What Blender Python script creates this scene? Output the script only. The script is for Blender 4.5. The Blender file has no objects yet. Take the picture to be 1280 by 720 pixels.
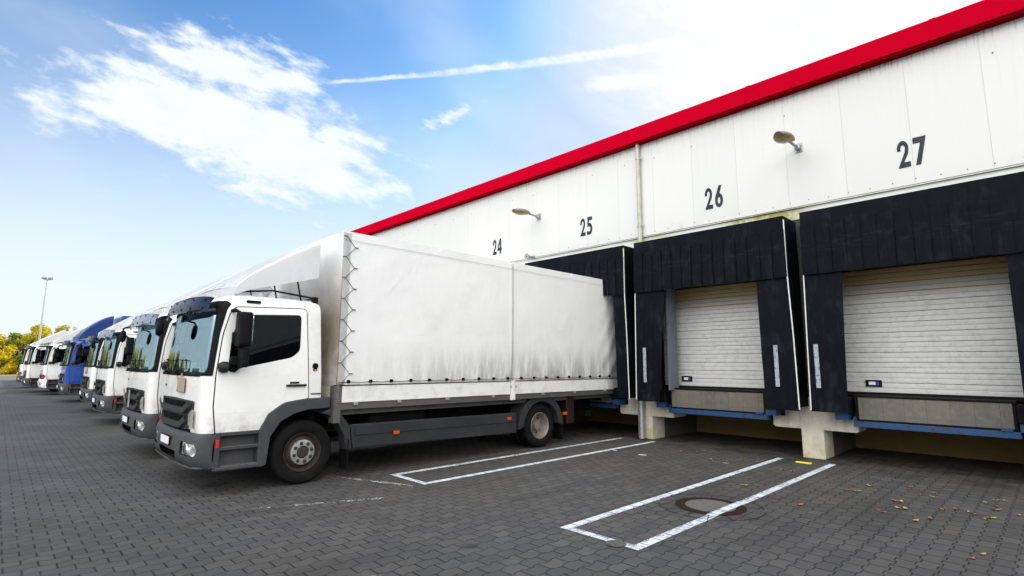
import bpy, bmesh, math, random
from mathutils import Vector, Matrix, noise
random.seed(7)
R = math.radians
S = bpy.context.scene
COL = S.collection

# ------------------------------------------------------------------ camera
F_PX = 659.885
YAW, PITCH, ROLL = R(45.92671531), R(8.17649997), R(0.28281344)
f = Vector((-math.sin(YAW) * math.cos(PITCH), math.cos(YAW) * math.cos(PITCH), math.sin(PITCH)))
r0 = Vector((math.cos(YAW), math.sin(YAW), 0))
u0 = r0.cross(f)
rr = r0 * math.cos(ROLL) + u0 * math.sin(ROLL)
uu = -r0 * math.sin(ROLL) + u0 * math.cos(ROLL)
cam_d = bpy.data.cameras.new('camera')
cam_d.sensor_width = 36
cam_d.lens = F_PX / 1280 * 36
cam_d.clip_end = 2000
cam = bpy.data.objects.new('camera', cam_d)
m = Matrix((rr, uu, -f)).transposed().to_4x4()
m.translation = Vector((0, 0, 1.66))
cam.matrix_world = m
COL.objects.link(cam)
S.camera = cam

# ------------------------------------------------------------------ light
SUN_EL, SUN_AZ = 27.0, -12.0        # azimuth measured from +Y towards +X
sd = Vector((math.sin(R(SUN_AZ)) * math.cos(R(SUN_EL)), math.cos(R(SUN_AZ)) * math.cos(R(SUN_EL)), math.sin(R(SUN_EL))))
sun_l = bpy.data.lights.new('sun', 'SUN')
sun_l.energy = 4.0
sun_l.angle = R(0.5)
sun_l.color = (1.0, 0.93, 0.82)
sun = bpy.data.objects.new('sun', sun_l)
sun.rotation_euler = sd.to_track_quat('Z', 'Y').to_euler()
COL.objects.link(sun)
S.view_settings.view_transform = 'Standard'
S.view_settings.look = 'None'
S.view_settings.gamma = 1.0
S.view_settings.exposure = 0.62
S.view_settings.use_curve_mapping = False


# ------------------------------------------------------------------ node helpers
class NT:
    def __init__(s, tree):
        s.t = tree; s.n = tree.nodes; s.l = tree.links

    def node(s, typ, **kw):
        n = s.n.new(typ)
        for k, v in kw.items():
            setattr(n, k, v)
        return n

    def put(s, sock, v):
        if isinstance(v, bpy.types.NodeSocket):
            s.l.new(v, sock)
        elif v is not None:
            try:
                sock.default_value = v
            except Exception:
                sock.default_value = (v[0], v[1], v[2], 1)

    def m(s, op, a, b=None, c=None, clamp=False):
        n = s.node('ShaderNodeMath', operation=op, use_clamp=clamp)
        s.put(n.inputs[0], a)
        if b is not None: s.put(n.inputs[1], b)
        if c is not None: s.put(n.inputs[2], c)
        return n.outputs[0]

    def vm(s, op, a, b=None, out=0):
        n = s.node('ShaderNodeVectorMath', operation=op)
        s.put(n.inputs[0], a)
        if b is not None: s.put(n.inputs[1], b)
        return n.outputs[out]

    def dot(s, a, b):
        return s.vm('DOT_PRODUCT', a, b, 1)

    def comb(s, x, y, z=0.0):
        n = s.node('ShaderNodeCombineXYZ')
        s.put(n.inputs[0], x); s.put(n.inputs[1], y); s.put(n.inputs[2], z)
        return n.outputs[0]

    def sep(s, v):
        n = s.node('ShaderNodeSeparateXYZ'); s.put(n.inputs[0], v)
        return n.outputs

    def noise(s, v, scale, detail=4, rough=0.55, dist=0.0, color=False):
        n = s.node('ShaderNodeTexNoise')
        s.put(n.inputs['Vector'], v)
        n.inputs['Scale'].default_value = scale
        n.inputs['Detail'].default_value = detail
        n.inputs['Roughness'].default_value = rough
        n.inputs['Distortion'].default_value = dist
        return n.outputs[1 if color else 0]

    def ss(s, v, lo, hi, a=0.0, b=1.0, kind='SMOOTHSTEP'):
        n = s.node('ShaderNodeMapRange', interpolation_type=kind)
        s.put(n.inputs[0], v); s.put(n.inputs[1], lo); s.put(n.inputs[2], hi)
        s.put(n.inputs[3], a); s.put(n.inputs[4], b)
        return n.outputs[0]

    def mix(s, fac, a, b, typ='MIX'):
        n = s.node('ShaderNodeMix', data_type='RGBA', blend_type=typ)
        s.put(n.inputs[0], fac); s.put(n.inputs[6], col(a)); s.put(n.inputs[7], col(b))
        return n.outputs[2]


def col(c):
    if isinstance(c, (tuple, list)) and len(c) == 3:
        return (c[0], c[1], c[2], 1.0)
    return c


# ------------------------------------------------------------------ sky
W = bpy.data.worlds.new('World')
S.world = W
W.use_nodes = True
nt = NT(W.node_tree)
nt.n.clear()
out = nt.node('ShaderNodeOutputWorld')
bg = nt.node('ShaderNodeBackground')
bg.inputs[1].default_value = 0.1
nt.l.new(bg.outputs[0], out.inputs[0])
sky = nt.node('ShaderNodeTexSky', sky_type='NISHITA')
sky.sun_disc = False
sky.sun_elevation = R(SUN_EL)
sky.sun_rotation = R(SUN_AZ)
sky.air_density = 1.0
sky.dust_density = 1.2
sky.ozone_density = 2.0
D = nt.node('ShaderNodeTexCoord').outputs['Generated']
D = nt.vm('NORMALIZE', D)
dz = nt.sep(D)[2]


def pixdir(x, y):
    return (f * F_PX + rr * (x - 640) + uu * (360 - y)).normalized()


# clouds live on a tangent plane round one fixed compass direction of the sky
C0 = pixdir(480, 150)
T1 = (pixdir(620, 150) - C0); T1 = (T1 - C0 * T1.dot(C0)).normalized()
T2 = C0.cross(T1) * -1
if T2.z < 0: T2 = -T2


def tang(x, y):
    d = pixdir(x, y); k = d.dot(C0)
    return d.dot(T1) / k, d.dot(T2) / k


dc = nt.m('MAXIMUM', nt.dot(D, tuple(C0)), 0.12)
ta = nt.m('DIVIDE', nt.dot(D, tuple(T1)), dc)
tb = nt.m('DIVIDE', nt.dot(D, tuple(T2)), dc)
front = nt.ss(nt.dot(D, tuple(C0)), 0.2, 0.35)
P = nt.comb(ta, tb, 0.0)
# wispy noise, sheared the way the wind combs it
ang = R(-22)
pa = nt.m('ADD', nt.m('MULTIPLY', ta, math.cos(ang)), nt.m('MULTIPLY', tb, math.sin(ang)))
pb = nt.m('SUBTRACT', nt.m('MULTIPLY', tb, math.cos(ang)), nt.m('MULTIPLY', ta, math.sin(ang)))
wn = nt.noise(nt.comb(nt.m('MULTIPLY', pa, 1.0), nt.m('MULTIPLY', pb, 2.6), 0.3), 5.5, 9, 0.62, 0.35)
wf = nt.noise(nt.comb(nt.m('MULTIPLY', pa, 1.0), nt.m('MULTIPLY', pb, 2.0), 1.7), 16, 7, 0.62, 0.2)
wl = nt.noise(nt.comb(nt.m('MULTIPLY', pa, 1.0), nt.m('MULTIPLY', pb, 1.6), 4.1), 2.2, 4, 0.5, 0.2)


def ell(p0, p1, half, k=1.0):
    """soft ellipse between two sky points; half width given in the same pixels"""
    (a0, b0), (a1, b1) = tang(*p0), tang(*p1)
    ca, cb = (a0 + a1) / 2, (b0 + b1) / 2
    L = math.hypot(a1 - a0, b1 - b0) / 2
    ux, uy = (a1 - a0) / 2 / L, (b1 - b0) / 2 / L
    xa = nt.m('SUBTRACT', ta, ca); xb = nt.m('SUBTRACT', tb, cb)
    e1 = nt.m('DIVIDE', nt.m('ADD', nt.m('MULTIPLY', xa, ux), nt.m('MULTIPLY', xb, uy)), L)
    e2 = nt.m('DIVIDE', nt.m('SUBTRACT', nt.m('MULTIPLY', xb, ux), nt.m('MULTIPLY', xa, uy)), half / 700.0)
    d2 = nt.m('ADD', nt.m('MULTIPLY', e1, e1), nt.m('MULTIPLY', e2, e2))
    return nt.m('SUBTRACT', 1.0, nt.m('POWER', d2, 0.5))


def cloud(mask, kn=2.2, kf=0.9, lo=0.0, hi=0.6, off=0.0):
    v = nt.m('ADD', mask, nt.m('MULTIPLY', nt.m('SUBTRACT', wn, 0.5), kn))
    v = nt.m('ADD', v, nt.m('MULTIPLY', nt.m('SUBTRACT', wf, 0.5), kf))
    return nt.ss(nt.m('ADD', v, off), lo, hi)


body = nt.m('MAXIMUM', ell((45, 92), (470, 205), 58), ell((235, 150), (455, 225), 62))
body = nt.m('MAXIMUM', body, nt.m('SUBTRACT', ell((150, 50), (420, 110), 40), 0.22))
c1 = nt.m('MULTIPLY', cloud(body, 2.3, 1.7, 0.0, 0.70, 0.24), nt.ss(wf, 0.25, 0.6, 0.85, 1.0))
c2 = nt.m('MULTIPLY', cloud(nt.m('SUBTRACT', ell((520, 160), (614, 128), 13), 0.15), 1.6, 3.2, 0.05, 0.8), 0.85)
c3 = cloud(nt.m('MAXIMUM', ell((715, 108), (850, 96), 15), nt.m('SUBTRACT', ell((790, 135), (1000, 60), 36), 0.1)), 1.2, 1.0, 0.05, 0.8)
# contrail: a thin gently bowed line
(a0, b0), (a1, b1), (a2, b2) = tang(408, 103), tang(690, 76), tang(960, 34)
ux, uy = a2 - a0, b2 - b0
L = math.hypot(ux, uy); ux /= L; uy /= L
xa = nt.m('SUBTRACT', ta, a0); xb = nt.m('SUBTRACT', tb, b0)
s_ = nt.m('DIVIDE', nt.m('ADD', nt.m('MULTIPLY', xa, ux), nt.m('MULTIPLY', xb, uy)), L)
q_ = nt.m('SUBTRACT', nt.m('MULTIPLY', xb, ux), nt.m('MULTIPLY', xa, uy))
mid = (b1 - b0) * ux - (a1 - a0) * uy
bow = nt.m('MULTIPLY', nt.m('MULTIPLY', s_, nt.m('SUBTRACT', 1.0, s_)), 4 * mid)
wdt = nt.ss(s_, 0.0, 1.0, 0.0035, 0.014, 'LINEAR')
dq = nt.m('DIVIDE', nt.m('ABSOLUTE', nt.m('SUBTRACT', nt.m('SUBTRACT', q_, bow), nt.m('MULTIPLY', nt.m('SUBTRACT', wf, 0.5), 0.014))), wdt)
ct = nt.m('MULTIPLY', nt.ss(dq, 1.25, 0.25), nt.m('MULTIPLY', nt.ss(s_, -0.01, 0.02), nt.ss(s_, 1.0, 0.62)))
ct = nt.m('MULTIPLY', ct, nt.ss(wf, 0.32, 0.62, 0.25, 0.95))
# faint high veil everywhere, thicker low down
veil = nt.m('MULTIPLY', nt.ss(wl, 0.42, 0.75), 0.28)
low = nt.ss(dz, 0.58, 0.04, 0.0, 0.86)
sg = nt.dot(D, tuple(pixdir(1010, 10)))
glow = nt.m('POWER', nt.ss(sg, 0.88, 0.992, 0.0, 1.0, 'LINEAR'), 1.3)
glow = nt.m('MULTIPLY', glow, nt.ss(wn, 0.3, 0.7, 0.85, 1.12), clamp=True)
cov = nt.m('MULTIPLY', front, nt.m('MAXIMUM', nt.m('MAXIMUM', c1, c2), nt.m('MAXIMUM', nt.m('MULTIPLY', c3, 0.9), ct)))
rest = nt.m('SUBTRACT', 1.0, nt.m('MULTIPLY', nt.m('SUBTRACT', 1.0, veil), nt.m('SUBTRACT', 1.0, low)))
cov = nt.m('SUBTRACT', 1.0, nt.m('MULTIPLY', nt.m('SUBTRACT', 1.0, cov), nt.m('SUBTRACT', 1.0, nt.m('MINIMUM', nt.m('MAXIMUM', rest, nt.m('MULTIPLY', glow, 0.97)), 1.0))))
# invented bright cloud fill, unseen behind the camera, added to light wall and tarpaulins
bn = nt.noise(D, 2.6, 7, 0.58, 0.2)
back = nt.ss(nt.dot(D, (0.72, -0.68, 0.12)), 0.0, 0.35)
fill_cloud = nt.m('MULTIPLY', back, nt.m('MULTIPLY', nt.ss(bn, 0.36, 0.52), nt.ss(dz, 0.10, 0.30)))
skyc = nt.mix(1.0, sky.outputs[0], (0.62, 1.05, 1.38), 'MULTIPLY')
skyc = nt.vm('MINIMUM', skyc, (2.9, 4.2, 6.5))
c_front = nt.mix(glow, (6.3, 6.75, 6.95), (7.2, 7.15, 7.1))
res = nt.mix(cov, skyc, c_front)
res = nt.mix(fill_cloud, res, (27.0, 26.5, 25.6))
nt.l.new(res, bg.inputs[0])


# ------------------------------------------------------------------ materials
def mat(name, base, rough=0.6, metal=0.0, var=0.0, vscale=8.0, bump=0.0, bscale=60.0, dark=None, spec=0.5, coat=0.0, emit=None):
    """plain procedural surface: base colour broken up by real dirt, fine relief"""
    M = bpy.data.materials.new(name); M.use_nodes = True
    t = NT(M.node_tree); t.n.clear()
    o = t.node('ShaderNodeOutputMaterial'); b = t.node('ShaderNodeBsdfPrincipled')
    t.l.new(b.outputs[0], o.inputs[0])
    b.inputs['Roughness'].default_value = rough
    b.inputs['Metallic'].default_value = metal
    b.inputs['Specular IOR Level'].default_value = spec
    b.inputs['Coat Weight'].default_value = coat
    tc = t.node('ShaderNodeTexCoord').outputs['Object']
    if var > 0:
        n = t.noise(tc, vscale, 6, 0.6)
        d = dark or tuple(c * 0.55 for c in base)
        c = t.mix(t.ss(n, 0.45, 0.75, 0.0, var), base, d)
        t.l.new(c, b.inputs['Base Color'])
        t.l.new(t.ss(n, 0.3, 0.7, max(rough - 0.08, 0.02), min(rough + 0.12, 1)), b.inputs['Roughness'])
    else:
        b.inputs['Base Color'].default_value = col(base)
    if bump > 0:
        bp = t.node('ShaderNodeBump'); bp.inputs['Strength'].default_value = bump
        bp.inputs['Distance'].default_value = 0.01
        t.l.new(t.noise(tc, bscale, 4, 0.6), bp.inputs['Height'])
        t.l.new(bp.outputs[0], b.inputs['Normal'])
    M['t'] = 1
    return M


def parts_of(M):
    t = NT(M.node_tree)
    b = [n for n in t.n if n.type == 'BSDF_PRINCIPLED'][0]
    return t, b, t.node('ShaderNodeTexCoord').outputs['Object']


MT = {}
MT['paint'] = mat('white_cab_paint', (0.78, 0.78, 0.765), 0.28, 0, 0.12, 3.0, 0, dark=(0.55, 0.53, 0.48), coat=0.4)
t, b, tc = parts_of(MT['paint'])
x, y, z = t.sep(tc)
gn = t.noise(tc, 6, 6, 0.65)
grime = t.m('MULTIPLY', t.ss(z, 1.12, 0.74), t.ss(gn, 0.35, 0.7, 0.1, 0.75))
prev = b.inputs['Base Color'].links[0].from_socket
t.l.new(t.mix(grime, prev, (0.33, 0.30, 0.25)), b.inputs['Base Color'])
MT['paint_blue'] = mat('blue_cab_paint', (0.005, 0.052, 0.30), 0.25, 0, 0.3, 4.0, 0, coat=0.5)
MT['plastic'] = mat('grey_textured_plastic', (0.040, 0.041, 0.046), 0.55, 0, 0.7, 5.0, 0.25, 220, dark=(0.07, 0.068, 0.065), spec=0.35)
MT['plastic_dk'] = mat('dark_plastic', (0.018, 0.018, 0.02), 0.45, 0, 0.4, 9.0, 0.1, 150, spec=0.2, dark=(0.035, 0.034, 0.032))
MT['skirt'] = mat('side_skirt_plastic', (0.026, 0.027, 0.030), 0.5, 0, 0.7, 3.0, 0.15, 120, spec=0.2, dark=(0.045, 0.042, 0.039))
MT['black'] = mat('black_rubber', (0.004, 0.004, 0.005), 0.6, 0, 0.4, 12, 0, spec=0.12, dark=(0.010, 0.010, 0.010))
MT['tyre'] = mat('tyre_rubber', (0.006, 0.006, 0.0065), 0.8, 0, 0.8, 7, 0.4, 90, spec=0.12, dark=(0.015, 0.014, 0.012))
MT['steel'] = mat('dull_wheel_steel', (0.33, 0.33, 0.33), 0.5, 0.55, 0.8, 14, 0.1, 120, dark=(0.12, 0.10, 0.085))
MT['rust'] = mat('dirty_wheel_hub', (0.028, 0.023, 0.020), 0.75, 0.2, 0.7, 18, 0.2, 80, dark=(0.05, 0.035, 0.028))
MT['chassis'] = mat('chassis_paint', (0.006, 0.006, 0.0065), 0.8, 0, 0.5, 8, 0, spec=0.1)
MT['rail'] = mat('grey_body_rail', (0.09, 0.088, 0.085), 0.55, 0.2, 0.7, 4, 0.1, 60, dark=(0.05, 0.047, 0.042))
MT['chrome'] = mat('lamp_reflector', (0.85, 0.85, 0.85), 0.12, 1.0, 0.2, 30)
MT['plastic_l'] = mat('paler_grille_plastic', (0.075, 0.077, 0.082), 0.5, 0, 0.5, 6, 0.2, 200, dark=(0.10, 0.098, 0.095))
MT['orange'] = mat('orange_lens', (0.55, 0.07, 0.006), 0.25, 0, 0.15, 60)
MT['red'] = mat('red_lens', (0.6, 0.015, 0.012), 0.25, 0, 0.15, 60)
MT['plate'] = mat('plate_white', (0.78, 0.78, 0.77), 0.4, 0, 0.15, 30)
MT['eu'] = mat('plate_blue_band', (0.01, 0.05, 0.4), 0.4)
MT['seat'] = mat('seat_cloth', (0.03, 0.035, 0.045), 0.9, 0, 0.4, 20)
MT['dash'] = mat('dashboard_grey', (0.10, 0.085, 0.06), 0.7, 0, 0.5, 9)
MT['paper'] = mat('paper_and_cups', (0.7, 0.52, 0.22), 0.7, 0, 0.4, 12)
MT['brown'] = mat('weathered_brown_plate', (0.36, 0.27, 0.20), 0.7, 0, 0.8, 14, 0.2, 60, dark=(0.2, 0.13, 0.08))
MT['beige'] = mat('beige_strip', (0.55, 0.50, 0.40), 0.6, 0, 0.4, 14)
MT['curtain'] = mat('dock_curtain', (0.013, 0.016, 0.024), 0.50, 0, 0.0, 3, 0, spec=0.12)
MT['white_edge'] = mat('white_piping', (0.75, 0.74, 0.72), 0.5, 0, 0.3, 20)
MT['trim'] = mat('white_flashing', (0.74, 0.74, 0.70), 0.4, 0, 0.35, 2.0, 0, dark=(0.45, 0.43, 0.30))
MT['red_fascia'] = mat('red_fascia_paint', (0.50, 0.0012, 0.017), 0.6, 0, 0.3, 1.2, 0, dark=(0.43, 0.0012, 0.011), spec=0.0)
MT['red_fascia_shaded'] = mat('shaded_fascia_return', (0.22, 0.002, 0.006), 0.6, 0, 0.3, 2.0, spec=0.0)  # underside shade put into the colour as a deeper red
MT['number'] = mat('navy_number_paint', (0.010, 0.013, 0.028), 0.6, 0, 0.2, 12)
MT['galv'] = mat('galvanised_steel', (0.42, 0.43, 0.44), 0.45, 0.7, 0.6, 14, 0.1, 60, dark=(0.25, 0.25, 0.24))
MT['downpipe'] = mat('weathered_downpipe', (0.50, 0.50, 0.42), 0.5, 0.1, 0.7, 5, 0, dark=(0.25, 0.25, 0.12))
MT['amber'] = mat('amber_lamp_glass', (0.30, 0.20, 0.012), 0.3, 0, 0.8, 9, 0, dark=(0.12, 0.07, 0.008))
MT['lamp_grey'] = mat('lamp_housing', (0.34, 0.35, 0.36), 0.5, 0, 0.5, 8)
MT['mat_strip'] = mat('scuffed_reflector', (0.33, 0.36, 0.40), 0.5, 0, 1.0, 25, 0, dark=(0.06, 0.07, 0.08))
MT['blue_steel'] = mat('worn_blue_steel', (0.015, 0.11, 0.34), 0.55, 0, 0.0, 8)
MT['litter'] = mat('paper_litter', (0.75, 0.75, 0.73), 0.8)
MT['yellow'] = mat('yellow_strip', (0.80, 0.72, 0.02), 0.5, 0, 0.3, 30)
MT['roof'] = mat('grey_roof_sheet', (0.35, 0.35, 0.36), 0.6, 0, 0.4, 0.4)
MT['concrete_dk'] = mat('dark_inner_concrete', (0.075, 0.07, 0.062), 0.9, 0, 0.6, 2, 0.2, 20)
MT['beam'] = mat('old_wood_box', (0.55, 0.50, 0.42), 0.7, 0, 0.4, 3)

t, b, tc = parts_of(MT['blue_steel'])
n1 = t.noise(tc, 9, 6, 0.65)
t.l.new(t.mix(t.ss(n1, 0.53, 0.60), (0.003, 0.048, 0.15), (0.04, 0.022, 0.014)), b.inputs['Base Color'])

t, b, tc = parts_of(MT['curtain'])
sx, sy, sz = t.sep(tc)
n1 = t.noise(t.comb(t.m('MULTIPLY', sx, 2.6), sy, t.m('MULTIPLY', sz, 1.1)), 1.6, 8, 0.66)
n2 = t.noise(tc, 7, 6, 0.7)
c = t.mix(t.ss(n1, 0.48, 0.78, 0, 0.8), (0.0085, 0.010, 0.016), (0.040, 0.046, 0.065))
rub = t.noise(t.comb(t.m('MULTIPLY', sx, 3.0), sy, t.m('MULTIPLY', sz, 14.0)), 1.3, 6, 0.75)
vr = t.noise(t.comb(t.m('MULTIPLY', sx, 9.0), sy, t.m('MULTIPLY', sz, 0.9)), 1.7, 6, 0.7)
c = t.mix(t.ss(vr, 0.55, 0.8, 0, 0.5), c, (0.05, 0.055, 0.07))
band = t.m('MULTIPLY', t.ss(sz, 3.55, 3.72), t.ss(sz, 3.95, 3.80))
c = t.mix(t.m('MULTIPLY', band, t.ss(rub, 0.48, 0.75, 0, 0.5)), c, (0.07, 0.075, 0.092))
c = t.mix(t.ss(n2, 0.60, 0.85, 0, 0.5), c, (0.05, 0.055, 0.065))
t.l.new(c, b.inputs['Base Color'])
t.l.new(t.ss(n1, 0.3, 0.7, 0.42, 0.68), b.inputs['Roughness'])
bp = t.node('ShaderNodeBump'); bp.inputs['Strength'].default_value = 0.10; bp.inputs['Distance'].default_value = 0.01
t.l.new(t.noise(t.comb(t.m('MULTIPLY', sx, 2.5), sy, sz), 3.0, 5, 0.55), bp.inputs['Height'])
t.l.new(bp.outputs[0], b.inputs['Normal'])

# --- glass
def glassmat(name, tint, refl, rough=0.01):
    M = bpy.data.materials.new(name); M.use_nodes = True
    t = NT(M.node_tree); t.n.clear()
    o = t.node('ShaderNodeOutputMaterial')
    tr = t.node('ShaderNodeBsdfTransparent'); tr.inputs[0].default_value = col(tint)
    gl = t.node('ShaderNodeBsdfGlossy'); gl.inputs['Roughness'].default_value = rough
    gl.inputs[0].default_value = (0.78, 0.93, 1, 1)
    tc = t.node('ShaderNodeTexCoord').outputs['Object']
    bp = t.node('ShaderNodeBump'); bp.inputs['Strength'].default_value = 0.02; bp.inputs['Distance'].default_value = 0.01
    t.l.new(t.noise(tc, 3.0, 2), bp.inputs['Height']); t.l.new(bp.outputs[0], gl.inputs['Normal'])
    fr = t.node('ShaderNodeFresnel'); fr.inputs[0].default_value = 1.5
    fac = t.m('ADD', t.m('MULTIPLY', fr.outputs[0], 0.62), refl, clamp=True)
    mx = t.node('ShaderNodeMixShader')
    t.l.new(fac, mx.inputs[0]); t.l.new(tr.outputs[0], mx.inputs[1]); t.l.new(gl.outputs[0], mx.inputs[2])
    t.l.new(mx.outputs[0], o.inputs[0])
    return M


MT['windscreen'] = glassmat('windscreen_glass', (0.36, 0.66, 0.72), 0.03)
MT['tinted'] = glassmat('tinted_side_glass', (0.05, 0.055, 0.055), 0.0)
MT['lens'] = glassmat('headlamp_glass', (0.93, 0.95, 0.95), 0.06)
MT['visor'] = mat('smoked_visor_plastic', (0.014, 0.035, 0.085), 0.15, 0, 0.0, 6, 0, spec=0.4)

# --- tarpaulin
M = mat('white_tarpaulin', (0.8, 0.8, 0.8), 0.50, spec=0.3)
t, b, tc = parts_of(M)
x, y, z = t.sep(tc)
n1 = t.noise(tc, 1.3, 7, 0.62)
n2 = t.noise(t.comb(t.m('MULTIPLY', x, 6.0), t.m('MULTIPLY', y, 6.0), t.m('MULTIPLY', z, 1.1)), 1.0, 7, 0.7)
n3 = t.noise(tc, 14, 6, 0.7)
c = t.mix(t.ss(n1, 0.45, 0.8, 0, 0.4), (0.74, 0.74, 0.735), (0.60, 0.60, 0.60))
dirt = t.m('MULTIPLY', t.ss(z, 2.15, 1.36), t.ss(n2, 0.36, 0.62, 0.15, 0.9))
dirt = t.m('ADD', dirt, t.m('MULTIPLY', t.ss(n3, 0.6, 0.8), t.m('MULTIPLY', t.ss(z, 1.9, 1.4), 0.45)), clamp=True)
dirt = t.m('MULTIPLY', dirt, t.ss(y, 1.9, 5.2, 0.25, 1.0))
c = t.mix(dirt, c, (0.30, 0.295, 0.275))
haze_ = t.noise(t.comb(x, t.m('MULTIPLY', y, 0.5), z), 2.0, 6, 0.65)
c = t.mix(t.ss(haze_, 0.5, 0.8, 0, 0.2), c, (0.50, 0.495, 0.48))
# fine horizontal scrape marks
sc = t.noise(t.comb(x, t.m('MULTIPLY', y, 1.0), t.m('MULTIPLY', z, 26.0)), 1.6, 6, 0.7)
c = t.mix(t.ss(sc, 0.66, 0.74, 0, 0.35), c, (0.50, 0.50, 0.49))
soot_shade = t.m('MULTIPLY', t.ss(y, 1.80, 1.778), t.m('MULTIPLY', t.ss(n1, 0.3, 0.6, 0.35, 1.0), t.ss(z, 3.4, 2.2, 0.0, 0.9)))  # shade between cab and body painted onto the front, with brown exhaust grime
c = t.mix(soot_shade, c, (0.20, 0.15, 0.095))
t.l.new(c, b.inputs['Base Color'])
bp = t.node('ShaderNodeBump'); bp.inputs['Strength'].default_value = 0.45; bp.inputs['Distance'].default_value = 0.03
h = t.m('ADD', t.noise(tc, 1.6, 4, 0.5, 0.8), t.m('MULTIPLY', t.noise(t.comb(t.m('MULTIPLY', x, 3), t.m('MULTIPLY', y, 3), z), 2.2, 5, 0.6), 0.5))
t.l.new(h, bp.inputs['Height']); t.l.new(bp.outputs[0], b.inputs['Normal'])
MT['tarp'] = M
M = mat('blue_tarpaulin', (0.005, 0.052, 0.30), 0.35, 0, 0.3, 2, 0.2, 6)
MT['tarp_blue'] = M
MT['board'] = mat('white_dropside_board', (0.72, 0.72, 0.70), 0.4, 0, 0.5, 5, 0, dark=(0.42, 0.40, 0.36))

# --- wall cladding
M = mat('white_wall_cladding', (0.8, 0.8, 0.8), 0.42)
t, b, tc = parts_of(M)
x, y, z = t.sep(tc)
ph = t.m('FRACT', t.m('DIVIDE', t.m('ADD', x, 3.385 + 985), 0.985))
jd = t.m('ABSOLUTE', t.m('SUBTRACT', ph, 0.5))
joint = t.ss(jd, 0.4925, 0.4975)
tone = t.noise(t.comb(t.m('FLOOR', t.m('DIVIDE', t.m('ADD', x, 3.385 + 985), 0.985)), 0.0, 0.0), 0.77, 1)
c = t.mix(t.ss(tone, 0.3, 0.7), (0.70, 0.695, 0.665), (0.665, 0.665, 0.64))
streak = t.noise(t.comb(t.m('MULTIPLY', x, 9.0), 0.0, t.m('MULTIPLY', z, 0.35)), 2.0, 7, 0.7)
c = t.mix(t.m('MULTIPLY', t.ss(streak, 0.45, 0.8, 0.0, 0.55), t.ss(z, 5.2, 7.0, 0.15, 0.9)), c, (0.60, 0.57, 0.46))
runs = t.noise(t.comb(t.m('MULTIPLY', x, 22.0), 3.0, t.m('MULTIPLY', z, 0.6)), 1.0, 5, 0.75)
c = t.mix(t.m('MULTIPLY', t.ss(runs, 0.50, 0.66), t.ss(z, 6.70, 6.97, 0.0, 0.95)), c, (0.36, 0.28, 0.14))
mossn = t.noise(tc, 2.4, 6, 0.65)
c = t.mix(t.m('MULTIPLY', t.ss(mossn, 0.58, 0.72), t.ss(z, 5.0, 4.72, 0.0, 0.35)), c, (0.42, 0.40, 0.22))
c = t.mix(t.m('MULTIPLY', joint, 0.30), c, (0.28, 0.28, 0.26))
t.l.new(c, b.inputs['Base Color'])
wv = t.m('SINE', t.m('MULTIPLY', x, 2 * math.pi / 0.0616))
h = t.m('SUBTRACT', t.m('MULTIPLY', wv, 0.04), t.m('MULTIPLY', joint, 0.8))
bp = t.node('ShaderNodeBump'); bp.inputs['Strength'].default_value = 0.5; bp.inputs['Distance'].default_value = 0.006
t.l.new(h, bp.inputs['Height']); t.l.new(bp.outputs[0], b.inputs['Normal'])
MT['cladding'] = M

# --- flashing with algae near the shelters
M = mat('flashing_with_algae', (0.8, 0.8, 0.8), 0.45)
t, b, tc = parts_of(M)
x, y, z = t.sep(tc)
an = t.noise(t.comb(t.m('MULTIPLY', x, 1.0), 0.0, z), 0.9, 5, 0.6)
near = t.ss(t.m('ABSOLUTE', t.m('ADD', x, 3.9)), 1.1, 0.4)
near2 = t.m('MULTIPLY', t.ss(t.m('ABSOLUTE', t.m('ADD', x, 6.5)), 0.8, 0.3), 0.4)
fine = t.noise(tc, 6, 6, 0.7)
am = t.m('MULTIPLY', t.m('MAXIMUM', near, near2), t.ss(fine, 0.3, 0.55), clamp=True)
c = t.mix(am, (0.76, 0.76, 0.72), (0.36, 0.33, 0.10))
t.l.new(c, b.inputs['Base Color'])
MT['algae'] = M

# --- concrete piers
M = mat('stained_concrete', (0.5, 0.48, 0.42), 0.85)
t, b, tc = parts_of(M)
x, y, z = t.sep(tc)
n1 = t.noise(tc, 3.5, 7, 0.65)
n2 = t.noise(t.comb(t.m('MULTIPLY', x, 14.0), t.m('MULTIPLY', y, 14.0), t.m('MULTIPLY', z, 0.8)), 1.0, 6, 0.7)
c = t.mix(t.ss(n1, 0.35, 0.7), (0.66, 0.62, 0.52), (0.50, 0.47, 0.39))
c = t.mix(t.m('MULTIPLY', t.ss(n2, 0.45, 0.7), t.ss(z, 0.45, 1.0, 0.1, 0.85)), c, (0.14, 0.12, 0.08))
c = t.mix(t.m('MULTIPLY', t.ss(z, 0.42, 0.05), t.ss(n1, 0.3, 0.6, 0.1, 0.6)), c, (0.44, 0.36, 0.14))
t.l.new(c, b.inputs['Base Color'])
bp = t.node('ShaderNodeBump'); bp.inputs['Strength'].default_value = 0.4; bp.inputs['Distance'].default_value = 0.01
t.l.new(t.noise(tc, 40, 6, 0.7), bp.inputs['Height']); t.l.new(bp.outputs[0], b.inputs['Normal'])
MT['concrete'] = M
MT['ochre'] = mat('ochre_painted_wall', (0.20, 0.13, 0.04), 0.9, 0, 0.8, 2.5, 0.3, 20, dark=(0.16, 0.10, 0.03))

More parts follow.
